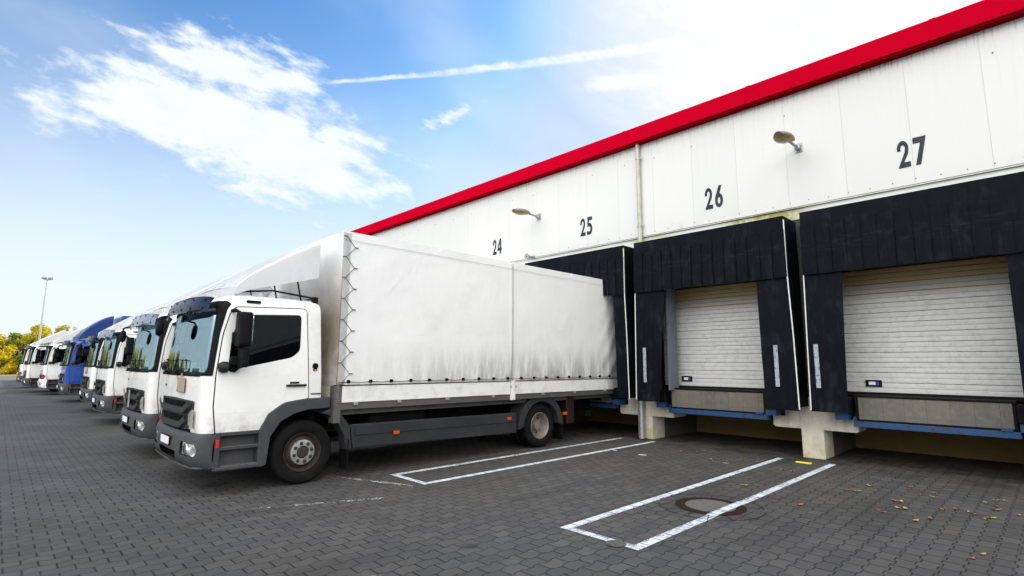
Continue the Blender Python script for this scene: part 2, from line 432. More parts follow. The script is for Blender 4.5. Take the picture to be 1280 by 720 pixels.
# --- overhead door
M = mat('sectional_door_sheet', (0.5, 0.5, 0.5), 0.42, 0.0)
t, b, tc = parts_of(M)
x, y, z = t.sep(tc)
n1 = t.noise(tc, 5, 7, 0.7)
n2 = t.noise(t.comb(t.m('MULTIPLY', x, 1.2), y, t.m('MULTIPLY', z, 12.0)), 2.0, 6, 0.7)
c = t.mix(t.ss(t.noise(tc, 11, 7, 0.72), 0.42, 0.75, 0, 0.6), (0.56, 0.557, 0.545), (0.34, 0.337, 0.325))
c = t.mix(t.ss(n2, 0.56, 0.75, 0, 0.5), c, (0.26, 0.25, 0.235))
c = t.mix(t.m('MULTIPLY', t.ss(z, 2.80, 2.9), 0.6), c, (0.34, 0.30, 0.20))
c = t.mix(t.m('MULTIPLY', t.ss(z, 3.02, 3.12), 0.75), c, (0.44, 0.30, 0.08))
dm = t.noise(tc, 38, 3, 0.6)
c = t.mix(t.ss(dm, 0.74, 0.78, 0, 0.8), c, (0.12, 0.11, 0.1))
t.l.new(c, b.inputs['Base Color'])
t.l.new(t.ss(n1, 0.3, 0.7, 0.35, 0.55), b.inputs['Roughness'])
MT['door'] = M

# --- plank look of the leveller lip
M = mat('weathered_lip_boards', (0.3, 0.3, 0.3), 0.7)
t, b, tc = parts_of(M)
x, y, z = t.sep(tc)
cell = t.m('FLOOR', t.m('DIVIDE', t.m('ADD', x, 50), 0.285))
tone = t.node('ShaderNodeTexWhiteNoise', noise_dimensions='1D'); t.l.new(cell, tone.inputs['W'])
n1 = t.noise(tc, 8, 8, 0.75)
n2 = t.noise(t.comb(x, y, t.m('MULTIPLY', z, 0.2)), 16, 5, 0.7)
c = t.mix(tone.outputs[0], (0.135, 0.12, 0.093), (0.095, 0.089, 0.078))
c = t.mix(t.ss(n1, 0.4, 0.7, 0, 0.6), c, (0.18, 0.165, 0.135))
c = t.mix(t.ss(n2, 0.5, 0.8, 0, 0.5), c, (0.05, 0.07, 0.05))
c = t.mix(t.ss(z, 0.86, 0.855), c, t.mix(0.5, c, (0.10, 0.10, 0.095)))
fj = t.m('ABSOLUTE', t.m('SUBTRACT', t.m('FRACT', t.m('DIVIDE', t.m('ADD', x, 50), 0.285)), 0.5))
c = t.mix(t.ss(fj, 0.488, 0.494, 0, 0.7), c, (0.03, 0.03, 0.03))
t.l.new(c, b.inputs['Base Color'])
MT['lip'] = M


# --- interlocking pavers: node group giving joint, block tone and block id
def paver_nodes(t, tc):
    x, y, z = t.sep(tc)
    LY, WX = 0.215, 0.146
    wob = t.noise(tc, 5.0, 2)
    row0 = t.m('DIVIDE', x, WX)
    tri = t.m('PINGPONG', t.m('ADD', y, 50.0 + LY / 4 * 0), LY / 2)          # 0..LY/2
    zz = t.ss(tri, LY / 4 - 0.010, LY / 4 + 0.010, -1, 1, 'LINEAR')
    xs = t.m('ADD', x, t.m('MULTIPLY', zz, 0.0105))
    xs = t.m('ADD', xs, t.m('MULTIPLY', t.m('SUBTRACT', wob, 0.5), 0.01))
    rx = t.m('ADD', t.m('DIVIDE', xs, WX), 2000.0)
    row = t.m('FLOOR', rx)
    fx = t.m('SUBTRACT', rx, row)
    par = t.m('MODULO', row, 2.0)
    yy = t.m('ADD', t.m('ADD', t.m('DIVIDE', y, LY), 500.0), t.m('ADD', t.m('MULTIPLY', par, 0.5), t.m('MULTIPLY', t.m('SUBTRACT', wob, 0.5), 0.05)))
    cy = t.m('FLOOR', yy)
    fy = t.m('SUBTRACT', yy, cy)
    dx = t.m('MULTIPLY', t.m('MINIMUM', fx, t.m('SUBTRACT', 1.0, fx)), WX)
    dy = t.m('MULTIPLY', t.m('MINIMUM', fy, t.m('SUBTRACT', 1.0, fy)), LY)
    dmin = t.m('MINIMUM', dx, dy)
    jw = t.noise(tc, 1.7, 3)
    joint = t.m('MAXIMUM', t.ss(dx, 0.0066, 0.0026), t.ss(dy, 0.0095, 0.004))
    joint = t.m('MULTIPLY', joint, t.ss(jw, 0.3, 0.6, 0.65, 1.0))
    rim = t.ss(dmin, 0.0, 0.012)
    wn_ = t.node('ShaderNodeTexWhiteNoise', noise_dimensions='2D')
    t.l.new(t.comb(row, cy, 0), wn_.inputs['Vector'])
    return joint, rim, wn_.outputs[0]


def paving(name):
    M = mat(name, (0.1, 0.1, 0.1), 0.8, spec=0.25)
    t, b, tc = parts_of(M)
    joint, rim, tone = paver_nodes(t, tc)
    big = t.noise(tc, 0.35, 5, 0.6)
    med = t.noise(tc, 2.4, 6, 0.65)
    fine = t.noise(tc, 90, 4, 0.7)
    c = t.mix(tone, (0.060, 0.060, 0.062), (0.088, 0.085, 0.082))
    c = t.mix(t.ss(big, 0.35, 0.7, 0, 0.65), c, (0.058, 0.054, 0.046))
    c = t.mix(t.ss(med, 0.5, 0.8, 0, 0.5), c, (0.038, 0.038, 0.039))
    c = t.mix(t.ss(fine, 0.55, 0.8, 0, 0.5), c, (0.11, 0.11, 0.105))
    # a few oil spots
    sp = t.noise(tc, 1.1, 3, 0.5)
    c = t.mix(t.ss(sp, 0.73, 0.78, 0, 0.75), c, (0.025, 0.025, 0.026))
    x, y, z = t.sep(tc)
    for (sx_, sy_, ra) in ((-8.25, 2.35, 0.28), (-3.95, 3.3, 0.13), (-3.0, 6.1, 0.25), (-4.9, 2.9, 0.08)):
        dd = t.m('ADD', t.m('POWER', t.m('SUBTRACT', x, sx_), 2.0), t.m('POWER', t.m('SUBTRACT', y, sy_), 2.0))
        dd = t.m('ADD', t.m('POWER', dd, 0.5), t.m('MULTIPLY', t.m('SUBTRACT', med, 0.5), ra * 1.2))
        c = t.mix(t.ss(dd, ra, ra * 0.3, 0, 0.7), c, (0.022, 0.022, 0.024))
    # dark green-brown patches, denser towards the piers
    mo = t.m('MULTIPLY', t.ss(y, 9.3, 10.6), t.ss(med, 0.42, 0.62))
    c = t.mix(t.m('MULTIPLY', mo, 0.75), c, (0.022, 0.024, 0.013))
    rpl = t.noise(t.comb(t.m('MULTIPLY', t.sep(tc)[0], 1.3), t.m('MULTIPLY', t.sep(tc)[1], .22), 0), 1.1, 4, 0.6)
    c = t.mix(t.ss(rpl, 0.52, 0.68, 0, 0.38), c, (0.034, 0.033, 0.033))
    pale = t.noise(tc, 0.8, 5, 0.7)
    c = t.mix(t.ss(pale, 0.55, 0.75, 0, 0.45), c, (0.085, 0.085, 0.083))
    c = t.mix(t.m('MULTIPLY', joint, t.ss(fine, 0.3, 0.55, 0.75, 0.97)), c, (0.005, 0.005, 0.0045))
    t.l.new(c, b.inputs['Base Color'])
    t.l.new(t.ss(big, 0.3, 0.7, 0.62, 0.8), b.inputs['Roughness'])
    h = t.m('ADD', t.m('MULTIPLY', rim, 1.0), t.m('MULTIPLY', fine, 0.16))
    h = t.m('ADD', h, t.m('MULTIPLY', tone, 0.35))
    bp = t.node('ShaderNodeBump'); bp.inputs['Strength'].default_value = 0.6; bp.inputs['Distance'].default_value = 0.006
    t.l.new(h, bp.inputs['Height']); t.l.new(bp.outputs[0], b.inputs['Normal'])
    return M


MT['paving'] = paving('interlocking_concrete_pavers')


def paint_mat(name, c0, wear0, wear1):
    """road paint, worn through over the joints and in patches (see-through where it is gone)"""
    M = bpy.data.materials.new(name); M.use_nodes = True
    t = NT(M.node_tree); t.n.clear()
    o = t.node('ShaderNodeOutputMaterial'); b = t.node('ShaderNodeBsdfPrincipled')
    tr = t.node('ShaderNodeBsdfTransparent'); mx = t.node('ShaderNodeMixShader')
    tc = t.node('ShaderNodeTexCoord').outputs['Object']
    joint, rim, tone = paver_nodes(t, tc)
    n1 = t.noise(tc, 26, 7, 0.75); n2 = t.noise(tc, 3, 5, 0.6)
    b.inputs['Roughness'].default_value = 0.65
    t.l.new(t.mix(t.ss(n2, 0.3, 0.7), c0, tuple(v * 0.82 for v in c0)), b.inputs['Base Color'])
    k = t.m('ADD', n1, t.m('MULTIPLY', t.m('SUBTRACT', n2, 0.5), 0.6))
    a = t.ss(k, wear0, wear1, 1.0, 0.0)
    a = t.m('MULTIPLY', a, t.ss(joint, 0.2, 0.9, 1.0, 0.12))
    t.l.new(a, mx.inputs[0]); t.l.new(tr.outputs[0], mx.inputs[1]); t.l.new(b.outputs[0], mx.inputs[2])
    t.l.new(mx.outputs[0], o.inputs[0])
    return M


MT['marking'] = paint_mat('white_line_paint', (0.62, 0.66, 0.70), 0.55, 0.70)
MT['faded'] = paint_mat('faded_line_paint', (0.38, 0.38, 0.38), 0.40, 0.52)

# --- trees
def leafmat(name, a, b_):
    M = mat(name, a, 0.6)
    t, b, tc = parts_of(M)
    oi = t.node('ShaderNodeObjectInfo')
    n = t.noise(tc, 1.4, 4, 0.7); n2 = t.noise(tc, 11, 2, 0.7)
    c = t.mix(t.ss(n, 0.35, 0.65), a, b_)
    c = t.mix(t.ss(n2, 0.4, 0.7, 0, 0.5), c, tuple(v * 0.45 for v in a))
    t.l.new(c, b.inputs['Base Color'])
    b.inputs['Subsurface Weight'].default_value = 0.0
    o = [q for q in t.n if q.type == 'OUTPUT_MATERIAL'][0]
    tl = t.node('ShaderNodeBsdfTranslucent'); t.l.new(c, tl.inputs[0])
    mx = t.node('ShaderNodeMixShader'); mx.inputs[0].default_value = 0.55
    t.l.new(b.outputs[0], mx.inputs[1]); t.l.new(tl.outputs[0], mx.inputs[2]); t.l.new(mx.outputs[0], o.inputs[0])
    return M


MT['leaf_gold'] = leafmat('golden_leaves', (0.78, 0.55, 0.03), (0.50, 0.50, 0.03))
MT['leaf_yellow'] = leafmat('yellow_leaves', (0.72, 0.58, 0.03), (0.42, 0.42, 0.03))
MT['leaf_olive'] = leafmat('olive_leaves', (0.22, 0.25, 0.03), (0.46, 0.36, 0.03))
MT['leaf_green'] = leafmat('green_leaves', (0.12, 0.22, 0.03), (0.42, 0.42, 0.04))
MT['bark'] = mat('tree_bark', (0.09, 0.065, 0.045), 0.9, 0, 0.6, 9, 0.5, 20)
MT['grass'] = mat('dry_verge_grass', (0.42, 0.36, 0.14), 0.95, 0, 0.7, 0.6, 0, dark=(0.20, 0.24, 0.06))
MT['dead_leaf'] = mat('fallen_leaf_brown', (0.26, 0.10, 0.025), 0.7, 0, 0.6, 40, dark=(0.2, 0.09, 0.03))
MT['dead_leaf_y'] = mat('fallen_leaf_yellow', (0.32, 0.25, 0.06), 0.7, 0, 0.6, 40)
MT['iron'] = mat('cast_iron', (0.016, 0.009, 0.007), 0.85, 0.0, 0.6, 9, 0.4, 60, dark=(0.030, 0.014, 0.009), spec=0.2)
MT['cover_fill'] = mat('cover_concrete_fill', (0.105, 0.098, 0.088), 0.85, 0, 0.6, 12, 0.4, 60)
MT['mortar'] = mat('cement_patch', (0.085, 0.082, 0.075), 0.9, 0, 0.9, 30, 0.5, 60, dark=(0.04, 0.038, 0.033))


# ------------------------------------------------------------------ mesh helpers
def link(name, me, material, parent=None):
    o = bpy.data.objects.new(name, me)
    COL.objects.link(o)
    mats = material if isinstance(material, (list, tuple)) else [material]
    for mm in mats:
        me.materials.append(mm)
    if parent is not None:
        o.parent = parent
    return o


def empty(name, loc=(0, 0, 0), rz=0):
    o = bpy.data.objects.new(name, None)
    o.empty_display_size = 0.2
    o.location = loc; o.rotation_euler = (0, 0, rz)
    COL.objects.link(o)
    return o


def tag(o, label=None, cat=None, group=None, kind=None):
    if label: o['label'] = label
    if cat: o['category'] = cat
    if group: o['group'] = group
    if kind: o['kind'] = kind
    return o


class MB:
    def __init__(s):
        s.bm = bmesh.new(); s.mi = 0

    def _done(s, verts, mi=None):
        fs = {f_ for v in verts for f_ in v.link_faces}
        for f_ in fs: f_.material_index = s.mi if mi is None else mi
        return s

    def box(s, lo, hi, bev=0.0, seg=2, mi=None):
        lo = Vector(lo); hi = Vector(hi)
        r = bmesh.ops.create_cube(s.bm, size=1.0)
        vs = r['verts']
        for v in vs:
            v.co = Vector((lo[i] + (v.co[i] + 0.5) * (hi[i] - lo[i]) for i in range(3)))
        s._done(vs, mi)
        if bev > 0:
            es = list({e for v in vs for e in v.link_edges})
            bmesh.ops.bevel(s.bm, geom=es, offset=bev, segments=seg, affect='EDGES', profile=0.5, material=-1)
        return s

    def prism(s, poly, axis, a, b, bev=0.0, mi=None, taper=None):
        """poly: 2D points; axis 0: (y,z), axis 1: (x,z), axis 2: (x,y)"""
        def co(p, d):
            if axis == 0: return (d, p[0], p[1])
            if axis == 1: return (p[0], d, p[1])
            return (p[0], p[1], d)
        v0 = [s.bm.verts.new(co(p, a)) for p in poly]
        v1 = [s.bm.verts.new(co(p, b)) for p in poly]
        n = len(poly)
        s.bm.faces.new(v0); s.bm.faces.new(v1[::-1])
        for i in range(n):
            s.bm.faces.new((v0[i], v1[i], v1[(i + 1) % n], v0[(i + 1) % n])) if False else s.bm.faces.new((v0[(i + 1) % n], v1[(i + 1) % n], v1[i], v0[i]))
        fs = list({f_ for v in v0 + v1 for f_ in v.link_faces})
        bmesh.ops.recalc_face_normals(s.bm, faces=fs)
        s._done(v0 + v1, mi)
        if bev > 0:
            es = list({e for v in v0 + v1 for e in v.link_edges})
            bmesh.ops.bevel(s.bm, geom=es, offset=bev, segments=2, affect='EDGES', profile=0.5, material=-1)
        return s

    def tube(s, pts, r, n=8, mi=None, cap=True):
        pts = [Vector(p) for p in pts]
        rings = []
        for i, p in enumerate(pts):
            d = (pts[min(i + 1, len(pts) - 1)] - pts[max(i - 1, 0)]).normalized()
            a = d.orthogonal().normalized() if abs(d.z) > 0.95 else d.cross(Vector((0, 0, 1))).normalized()
            b_ = d.cross(a)
            ri = r[i] if isinstance(r, (list, tuple)) else r
            rings.append([s.bm.verts.new(p + (a * math.cos(2 * math.pi * k / n) + b_ * math.sin(2 * math.pi * k / n)) * ri) for k in range(n)])
        for i in range(len(rings) - 1):
            for k in range(n):
                s.bm.faces.new((rings[i][k], rings[i][(k + 1) % n], rings[i + 1][(k + 1) % n], rings[i + 1][k]))
        if cap:
            s.bm.faces.new(rings[0][::-1]); s.bm.faces.new(rings[-1])
        s._done([v for rg in rings for v in rg], mi)
        return s

    def lathe(s, prof, axis=0, center=(0, 0, 0), n=40, mi=None, closed=False):
        """prof: (distance along axis, radius)"""
        c = Vector(center); rings = []
        for (d, rad) in prof:
            rg = []
            for k in range(n):
                a = 2 * math.pi * k / n
                if axis == 0: p = Vector((d, rad * math.cos(a), rad * math.sin(a)))
                elif axis == 1: p = Vector((rad * math.cos(a), d, rad * math.sin(a)))
                else: p = Vector((rad * math.cos(a), rad * math.sin(a), d))
                rg.append(s.bm.verts.new(c + p))
            rings.append(rg)
        fs = []
        m_ = len(rings)
        for i in range(m_ if closed else m_ - 1):
            j = (i + 1) % m_
            for k in range(n):
                fs.append(s.bm.faces.new((rings[i][k], rings[i][(k + 1) % n], rings[j][(k + 1) % n], rings[j][k])))
        if not closed:
            fs.append(s.bm.faces.new(rings[0][::-1])); fs.append(s.bm.faces.new(rings[-1]))
        bmesh.ops.recalc_face_normals(s.bm, faces=fs)
        s._done([v for rg in rings for v in rg], mi)
        return s

    def grid(s, fn, nu, nv, mi=None):
        vs = [[s.bm.verts.new(fn(i / nu, j / nv)) for j in range(nv + 1)] for i in range(nu + 1)]
        for i in range(nu):
            for j in range(nv):
                s.bm.faces.new((vs[i][j], vs[i + 1][j], vs[i + 1][j + 1], vs[i][j + 1]))
        s._done([v for a in vs for v in a], mi)
        return s

    def quad(s, a, b_, c, d, mi=None):
        vs = [s.bm.verts.new(p) for p in (a, b_, c, d)]
        s.bm.faces.new(vs); s._done(vs, mi)
        return s

    def mesh(s, smooth=None):
        me = bpy.data.meshes.new('m')
        s.bm.normal_update()
        if smooth is not None:
            for f_ in s.bm.faces: f_.smooth = True
            for e in s.bm.edges:
                if len(e.link_faces) == 2 and e.calc_face_angle(0) > R(smooth): e.smooth = False
        s.bm.to_mesh(me); s.bm.free()
        return me

    def build(s, name, material, parent=None, smooth=None):
        me = s.mesh(smooth)
        o = link(name, me, material, parent)
        me.name = name
        return o


def boolean(base, ops, smooth=None):
    """base mesh, ops: [(op, mesh)] -> new mesh"""
    tmp = []
    o = bpy.data.objects.new('tmp', base); COL.objects.link(o); tmp.append(o)
    for op, me in ops:
        c = bpy.data.objects.new('tmpc', me); COL.objects.link(c); tmp.append(c)
        md = o.modifiers.new('b', 'BOOLEAN'); md.operation = op; md.object = c; md.solver = 'EXACT'
    dg = bpy.context.evaluated_depsgraph_get()
    me = bpy.data.meshes.new_from_object(o.evaluated_get(dg))
    for q in tmp: bpy.data.objects.remove(q)
    bm = bmesh.new(); bm.from_mesh(me)
    bmesh.ops.remove_doubles(bm, verts=bm.verts, dist=0.0004)
    bm.normal_update()
    if smooth is not None:
        for f_ in bm.faces: f_.smooth = True
        for e in bm.edges:
            if len(e.link_faces) != 2 or e.calc_face_angle(0) > R(smooth): e.smooth = False
    bm.to_mesh(me); bm.free()
    me.materials.clear()
    return me


def children(o):
    return [c for c in bpy.data.objects if c.parent == o]


def copy_tree(o, parent=None):
    c = o.copy(); COL.objects.link(c); c.parent = parent
    for ch in children(o): copy_tree(ch, c)
    return c


# ================================================================== SETTING
g = MB()
g.grid(lambda u, v: (-66 + u * 120, -70 + v * 150, 0.0), 2, 2)
ground = g.build('paving', MT['paving']); tag(ground, kind='structure')
g = MB(); g.grid(lambda u, v: (-900 + u * 1800, -900 + v * 1800, -0.012), 4, 4)
tag(g.build('ground', mat('far_ground', (0.10, 0.10, 0.10), 0.9, 0, 0.5, 0.2, dark=(0.07, 0.07, 0.075))), kind='structure')
g = MB()
g.box((-112, -70, -0.008), (-84, 90, 0.12))
tag(g.build('grass_verge', MT['grass']), kind='structure')

YW = 10.78
PITCHX = 3.46
# ------------------------------------------------------------------ warehouse
wh = empty('warehouse', (0, 0, 0))
tag(wh, 'long white warehouse with red roof edge and loading bays along its front', 'warehouse')
XL, XR = -37.9, 22.0
g = MB(); g.box((XL, YW, 4.68), (XR, YW + 0.2, 7.0))
g.build('wall_cladding', MT['cladding'], wh)
g = MB(); g.box((XL, YW + 0.03, 4.44), (XR, YW + 0.2, 4.672))
g.box((XL, YW - 0.015, 4.655), (XR, YW + 0.028, 4.667))
g.build('wall_flashing', MT['algae'], wh)
g = MB(); g.box((XL, YW - 0.012, 4.668), (XR, YW - 0.002, 4.682))
g.build('drip_edge', mat('dirty_drip_edge', (0.10, 0.09, 0.05), 0.7, 0, 0.6, 3, dark=(0.35, 0.33, 0.22)), wh)
g = MB()
g.prism([(YW + 0.02, 6.965), (YW - 0.16, 6.965), (YW - 0.16, 7.0), (YW + 0.02, 7.0)], 0, XL - 0.1, XR)
g.build('fascia_return', MT['red_fascia_shaded'], wh)
g = MB(); g.box((XL - 0.1, YW - 0.20, 7.0), (XR, YW + 0.25, 7.37), 0.012)
g.build('roof_fascia', MT['red_fascia'], wh)
for k in range(20):
    xj = 20.2 - 3.02 * k
    g = MB(); g.box((xj - .045, YW - 0.2035, 6.995), (xj + .045, YW - 0.2005, 7.372)); g.build('fascia_joint', MT['red_fascia'], wh)
g = MB(); g.box((XL, YW + 0.25, 7.0), (XR, YW + 45, 7.25))
g.build('roof', MT['roof'], wh)
g = MB()
g.box((XL, YW + 0.2, 0.0), (XL + 0.2, YW + 45, 7.0)); g.box((XL, YW + 44.8, 0), (XR, YW + 45, 7.0)); g.box((XR - 0.2, YW + 0.2, 0), (XR, YW + 44.8, 7.0))
g.build('side_wall', MT['cladding'], wh)
# lower front wall with door openings, bay k centred at -1.54-3.46k
bays = list(range(-6, 11))
g = MB()
y0, y1 = YW + 0.05, YW + 0.2
xs = sorted([-1.54 - PITCHX * k for k in bays])
prev = XL
for xc in xs:
    g.box((prev, y0, 1.1), (xc - 1.36, y1, 4.44)); prev = xc + 1.36
g.box((prev, y0, 1.1), (XR, y1, 4.44))
for xc in xs: g.box((xc - 1.36, y0, 3.35), (xc + 1.36, y1, 4.44))
g.build('lower_wall', mat('dark_lower_wall', (0.05, 0.05, 0.05), 0.8, 0, 0.5, 3), wh)
g = MB(); g.box((XL, YW + 0.06, 0.80), (XR, YW + 12, 1.095)); g.build('floor_slab', MT['concrete_dk'], wh)
g = MB(); g.box((XL, 12.87, 0.0), (XR, 13.0, 0.8)); g.build('undercroft_wall', MT['ochre'], wh)
for k in bays:
    xc = -3.27 - PITCHX * k
    g = MB()
    g.prism([(xc - 0.185, 0), (xc + 0.185, 0), (xc + 0.185, 0.51), (xc + 0.70, 0.51), (xc + 0.73, 0.54), (xc + 0.73, 0.72),
             (xc + 0.70, 0.72), (xc + 0.70, 0.745), (xc + 0.50, 0.745), (xc + 0.50, 1.08), (xc - 0.45, 1.08), (xc - 0.45, 0.72), (xc - 0.67, 0.72), (xc - 0.67, 0.55), (xc - 0.63, 0.51), (xc - 0.185, 0.51)],
            1, YW - 0.02, YW + 0.5, 0.008)
    o = g.build('pier', MT['concrete'], wh)
    g = MB(); g.box((xc - 0.16, YW + 0.5, 0.0), (xc + 0.16, 12.87, 0.8)); g.build('undercroft_divider', MT['concrete_dk'], o)

# doors, levellers, numbers only where seen; plain doors further along the row
for k in bays:
    xc = -1.54 - PITCHX * k
    g = MB()
    prof = []
    z = 1.2
    rib = 0.0855; i = 0
    yb = 10.95
    while z < 3.34:
        big = (i % 2 == 0)
        d_ = 0.024 if big else 0.011
        gp = 0.008 if big else 0.006
        prof += [(yb + d_, z), (yb, z + gp), (yb - 0.0015, z + rib * 0.5), (yb, z + rib - gp)]
        z += rib; i += 1
    bm = g.bm
    a = [bm.verts.new((xc - 1.3, p[0], p[1])) for p in prof]; c = [bm.verts.new((xc + 1.3, p[0], p[1])) for p in prof]
    for q in range(len(prof) - 1): bm.faces.new((a[q], c[q], c[q + 1], a[q + 1]))
    dr = g.build('dock_door', MT['door'], wh)
    g = MB(); g.box((xc - 1.36, yb - 0.03, 1.13), (xc - 1.30, yb + 0.05, 3.35)); g.box((xc + 1.30, yb - 0.03, 1.13), (xc + 1.36, yb + 0.05, 3.35)); g.box((xc - 1.3, yb - 0.03, 3.34), (xc + 1.3, yb + 0.05, 3.40)); g.box((xc - 1.3, yb - 0.025, 1.135), (xc + 1.3, yb + 0.03, 1.20), 0.006)
    g.build('door_seal', MT['black'], dr)
    if k in (0, 1):
        lx = xc - 0.76
        g = MB(); g.box((lx - 0.12, yb - 0.022, 1.30), (lx + 0.12, yb - 0.002, 1.415), 0.008); fr = g.build('viewing_plate', MT['black'], dr)
        g = MB(); g.box((lx - 0.07, yb - 0.026, 1.33), (lx + 0.03, yb - 0.0225, 1.385), 0.003); g.build('plate_label', MT['litter'], dr)
        g = MB(); g.box((lx + 0.034, yb - 0.026, 1.325), (lx + 0.08, yb - 0.0225, 1.385), 0.003); g.build('plate_label', mat('blue_label', (0.03, 0.05, 0.25), 0.4), dr)
    # leveller
    if k <= 3:
        lv_x0, lv_x1 = xc - 0.93, xc + 0.98
        g = MB(); g.box((lv_x0, 10.55, 0.765), (lv_x1, 10.60, 1.13), 0.004)
        lv = g.build('dock_leveller', MT['lip'], wh)
        g = MB(); g.box((lv_x0 - 0.05, 10.54, 1.132), (lv_x1 + 0.05, 10.95, 1.165)); g.box((lv_x0 - 0.035, 10.55, 0.745), (lv_x0 - 0.004, 10.68, 1.13)); g.box((lv_x1 + 0.004, 10.55, 0.745), (lv_x1 + 0.035, 10.68, 1.13)); g.box((lv_x0, 10.56, 0.735), (lv_x1, 10.66, 0.763))
        g.build('leveller_frame', MT['black'], lv)
        g = MB(); g.box((xc - 1.02, 10.56, 0.635), (xc + 1.04, 10.74, 0.732), 0.006); g.box((xc - 1.02, 10.585, 0.72), (xc - 0.88, 10.66, 0.80)); g.box((xc + 0.83, 10.53, 0.735), (xc + 0.96, 10.549, 0.775))
        g.build('leveller_beam', MT['blue_steel'], lv)
        g = MB(); g.box((xc - 1.02, 10.74, 0.635), (xc + 1.04, YW + 0.3, 0.80)); g.build('leveller_body', MT['chassis'], lv)
        for sx in (-1, 1):
            bx = xc + sx * 1.15
            g = MB(); g.box((bx - 0.125, 10.44, 0.86), (bx + 0.125, 10.775, 1.12), 0.01); bu = g.build('dock_bumper', MT['black'], wh)
            g = MB(); g.box((bx - 0.11, 10.47, 0.735), (bx + 0.08, 10.755, 0.857), 0.004); g.build('bumper_bracket', mat('navy_bracket', (0.01, 0.05, 0.15), 0.5, 0, 0.5, 9), bu)

# bay numbers: bold condensed digits cut as outlines
def arc(cx, cy, rx, ry, a0, a1, n=14):
    return [(cx + rx * math.cos(R(a0 + (a1 - a0) * i / n)), cy + ry * math.sin(R(a0 + (a1 - a0) * i / n))) for i in range(n + 1)]


DIG = {
    '2': [arc(.5, .70, .20, .17, 180, 10, 12)[::-1] * 0 + [(0.02, .63)] + arc(.44, .70, .42, .29, 188, -20, 16) + [(.80, .50), (.46, .19), (.92, .19), (.92, 0), (0, 0), (0.02, .02), (.55, .55)] + arc(.44, .70, .17, .13, -25, 190, 12)[0:13] + [(.28, .63)]],
    '7': [[(0.04, 1), (1.0, 1), (.48, 0), (.12, 0), (.56, .79), (.04, .79)]],
    '4': [[(.52, 1), (.84, 1), (.84, .40), (.98, .40), (.98, .22), (.84, .22), (.84, 0), (.56, 0), (.56, .22), (0, .22), (0, .38)],
          [(.56, .40), (.56, .72), (.26, .40)]],
    '5': [[(.14, 1), (.90, 1), (.90, .81), (.38, .81), (.35, .64)] + arc(.45, .33, .46, .33, 100, -115, 20) + [(.0, .02), (.0, .22)] + arc(.40, .33, .20, .15, -110, 105, 12) + [(.10, .44)]],
    '6': [[(.50, 1), (.84, 1), (.56, .64)] + arc(.48, .32, .45, .32, 70, -180, 26) + [(.06, .48)],
          arc(.48, .31, .16, .15, 0, 345, 20)],
}


def digits(txt, xc, z0, h, w, gap, parent, y):
    g = MB()
    n = len(txt); tot = n * w + (n - 1) * gap
    for i, ch in enumerate(txt):
        polys = DIG[ch]
        x0 = xc - tot / 2 + i * (w + gap)
        edges = []
        for poly in polys:
            vs = [g.bm.verts.new((x0 + p[0] * w, y, z0 + p[1] * h)) for p in poly]
            edges += [g.bm.edges.new((vs[j], vs[(j + 1) % len(vs)])) for j in range(len(vs))]
        bmesh.ops.triangle_fill(g.bm, use_beauty=True, use_dissolve=False, edges=edges)
    ext = bmesh.ops.extrude_face_region(g.bm, geom=list(g.bm.faces))
    for v in ext['geom']:
        if isinstance(v, bmesh.types.BMVert): v.co.y += 0.006
    bmesh.ops.recalc_face_normals(g.bm, faces=list(g.bm.faces))
    return g.build('bay_number', MT['number'], parent)


for k, txt in enumerate(('27', '26', '25', '24')):
    o = digits(txt, -1.415 - PITCHX * k, 5.0, 0.48, 0.19, 0.03, wh, YW - 0.008)
    o['label'] = 'painted bay number %s on the white cladding' % txt
# wall screws
g = MB()
for k in range(70):
    xj = -60.5 + 0.985 * k + (3.385 * 0)
    for zz, n in ((4.76, 3),):
        for q in range(n):
            g.lathe([(YW - 0.006, 0.009), (YW - 0.001, 0.009)], 1, (xj + q * 0.33, 0, zz + random.uniform(-.01, .02)), 6)
    if random.random() < .8: g.lathe([(YW - 0.006, 0.012), (YW - 0.001, 0.012)], 1, (xj + random.uniform(.0, .2), 0, 6.55 + random.uniform(-.04, .04)), 6)
tag(g.build('cladding_screws', MT['number'], wh), kind='stuff')

# lower far wing of the building
XW = -66.0
g = MB(); g.box((XW, YW + .03, 0.0), (XL - .01, YW + 0.2, 5.0)); g.build('wing_wall', MT['cladding'], wh)
g = MB(); g.box((XW - .1, YW - 0.05, 5.0), (XL - .01, YW + 0.25, 5.3), .01); g.build('wing_roof_edge', MT['galv'], wh)
g = MB(); g.box((XW, YW + 0.25, 5.0), (XL - .01, YW + 40, 5.15)); g.build('wing_roof', MT['roof'], wh)
g = MB(); g.box((XW, YW + 0.2, 0), (XW + .2, YW + 40, 5.0)); g.build('side_wall', MT['cladding'], wh)
for k in range(11, 16):
    xc = -1.54 - PITCHX * k
    g = MB(); g.box((xc - 1.3, YW, 1.1), (xc + 1.3, YW + .028, 3.4), .004); g.build('wing_door', MT['door'], wh)

# ------------------------------------------------------------------ downpipe, bollard, lamps, horn
dp = empty('downpipe', (-6.69, YW - 0.07, 4.5)); tag(dp, 'weathered greenish rainwater downpipe on the wall between numbers 25 and 26', 'downpipe')
g = MB(); g.tube([(0, 0, 2.47), (0, 0, 0.45), (0.0, 0.0, 0.0)], 0.05, 14); g.build('pipe', MT['downpipe'], dp, 40)
for zz in (2.1, 0.42):
    g = MB(); g.lathe([(zz - .02, .06), (zz + .02, .06)], 2, (0, 0, 0), 14); g.box((.04, -.01, zz - .012), (.13, .012, zz + .012)); g.build('pipe_clamp', MT['galv'], dp)

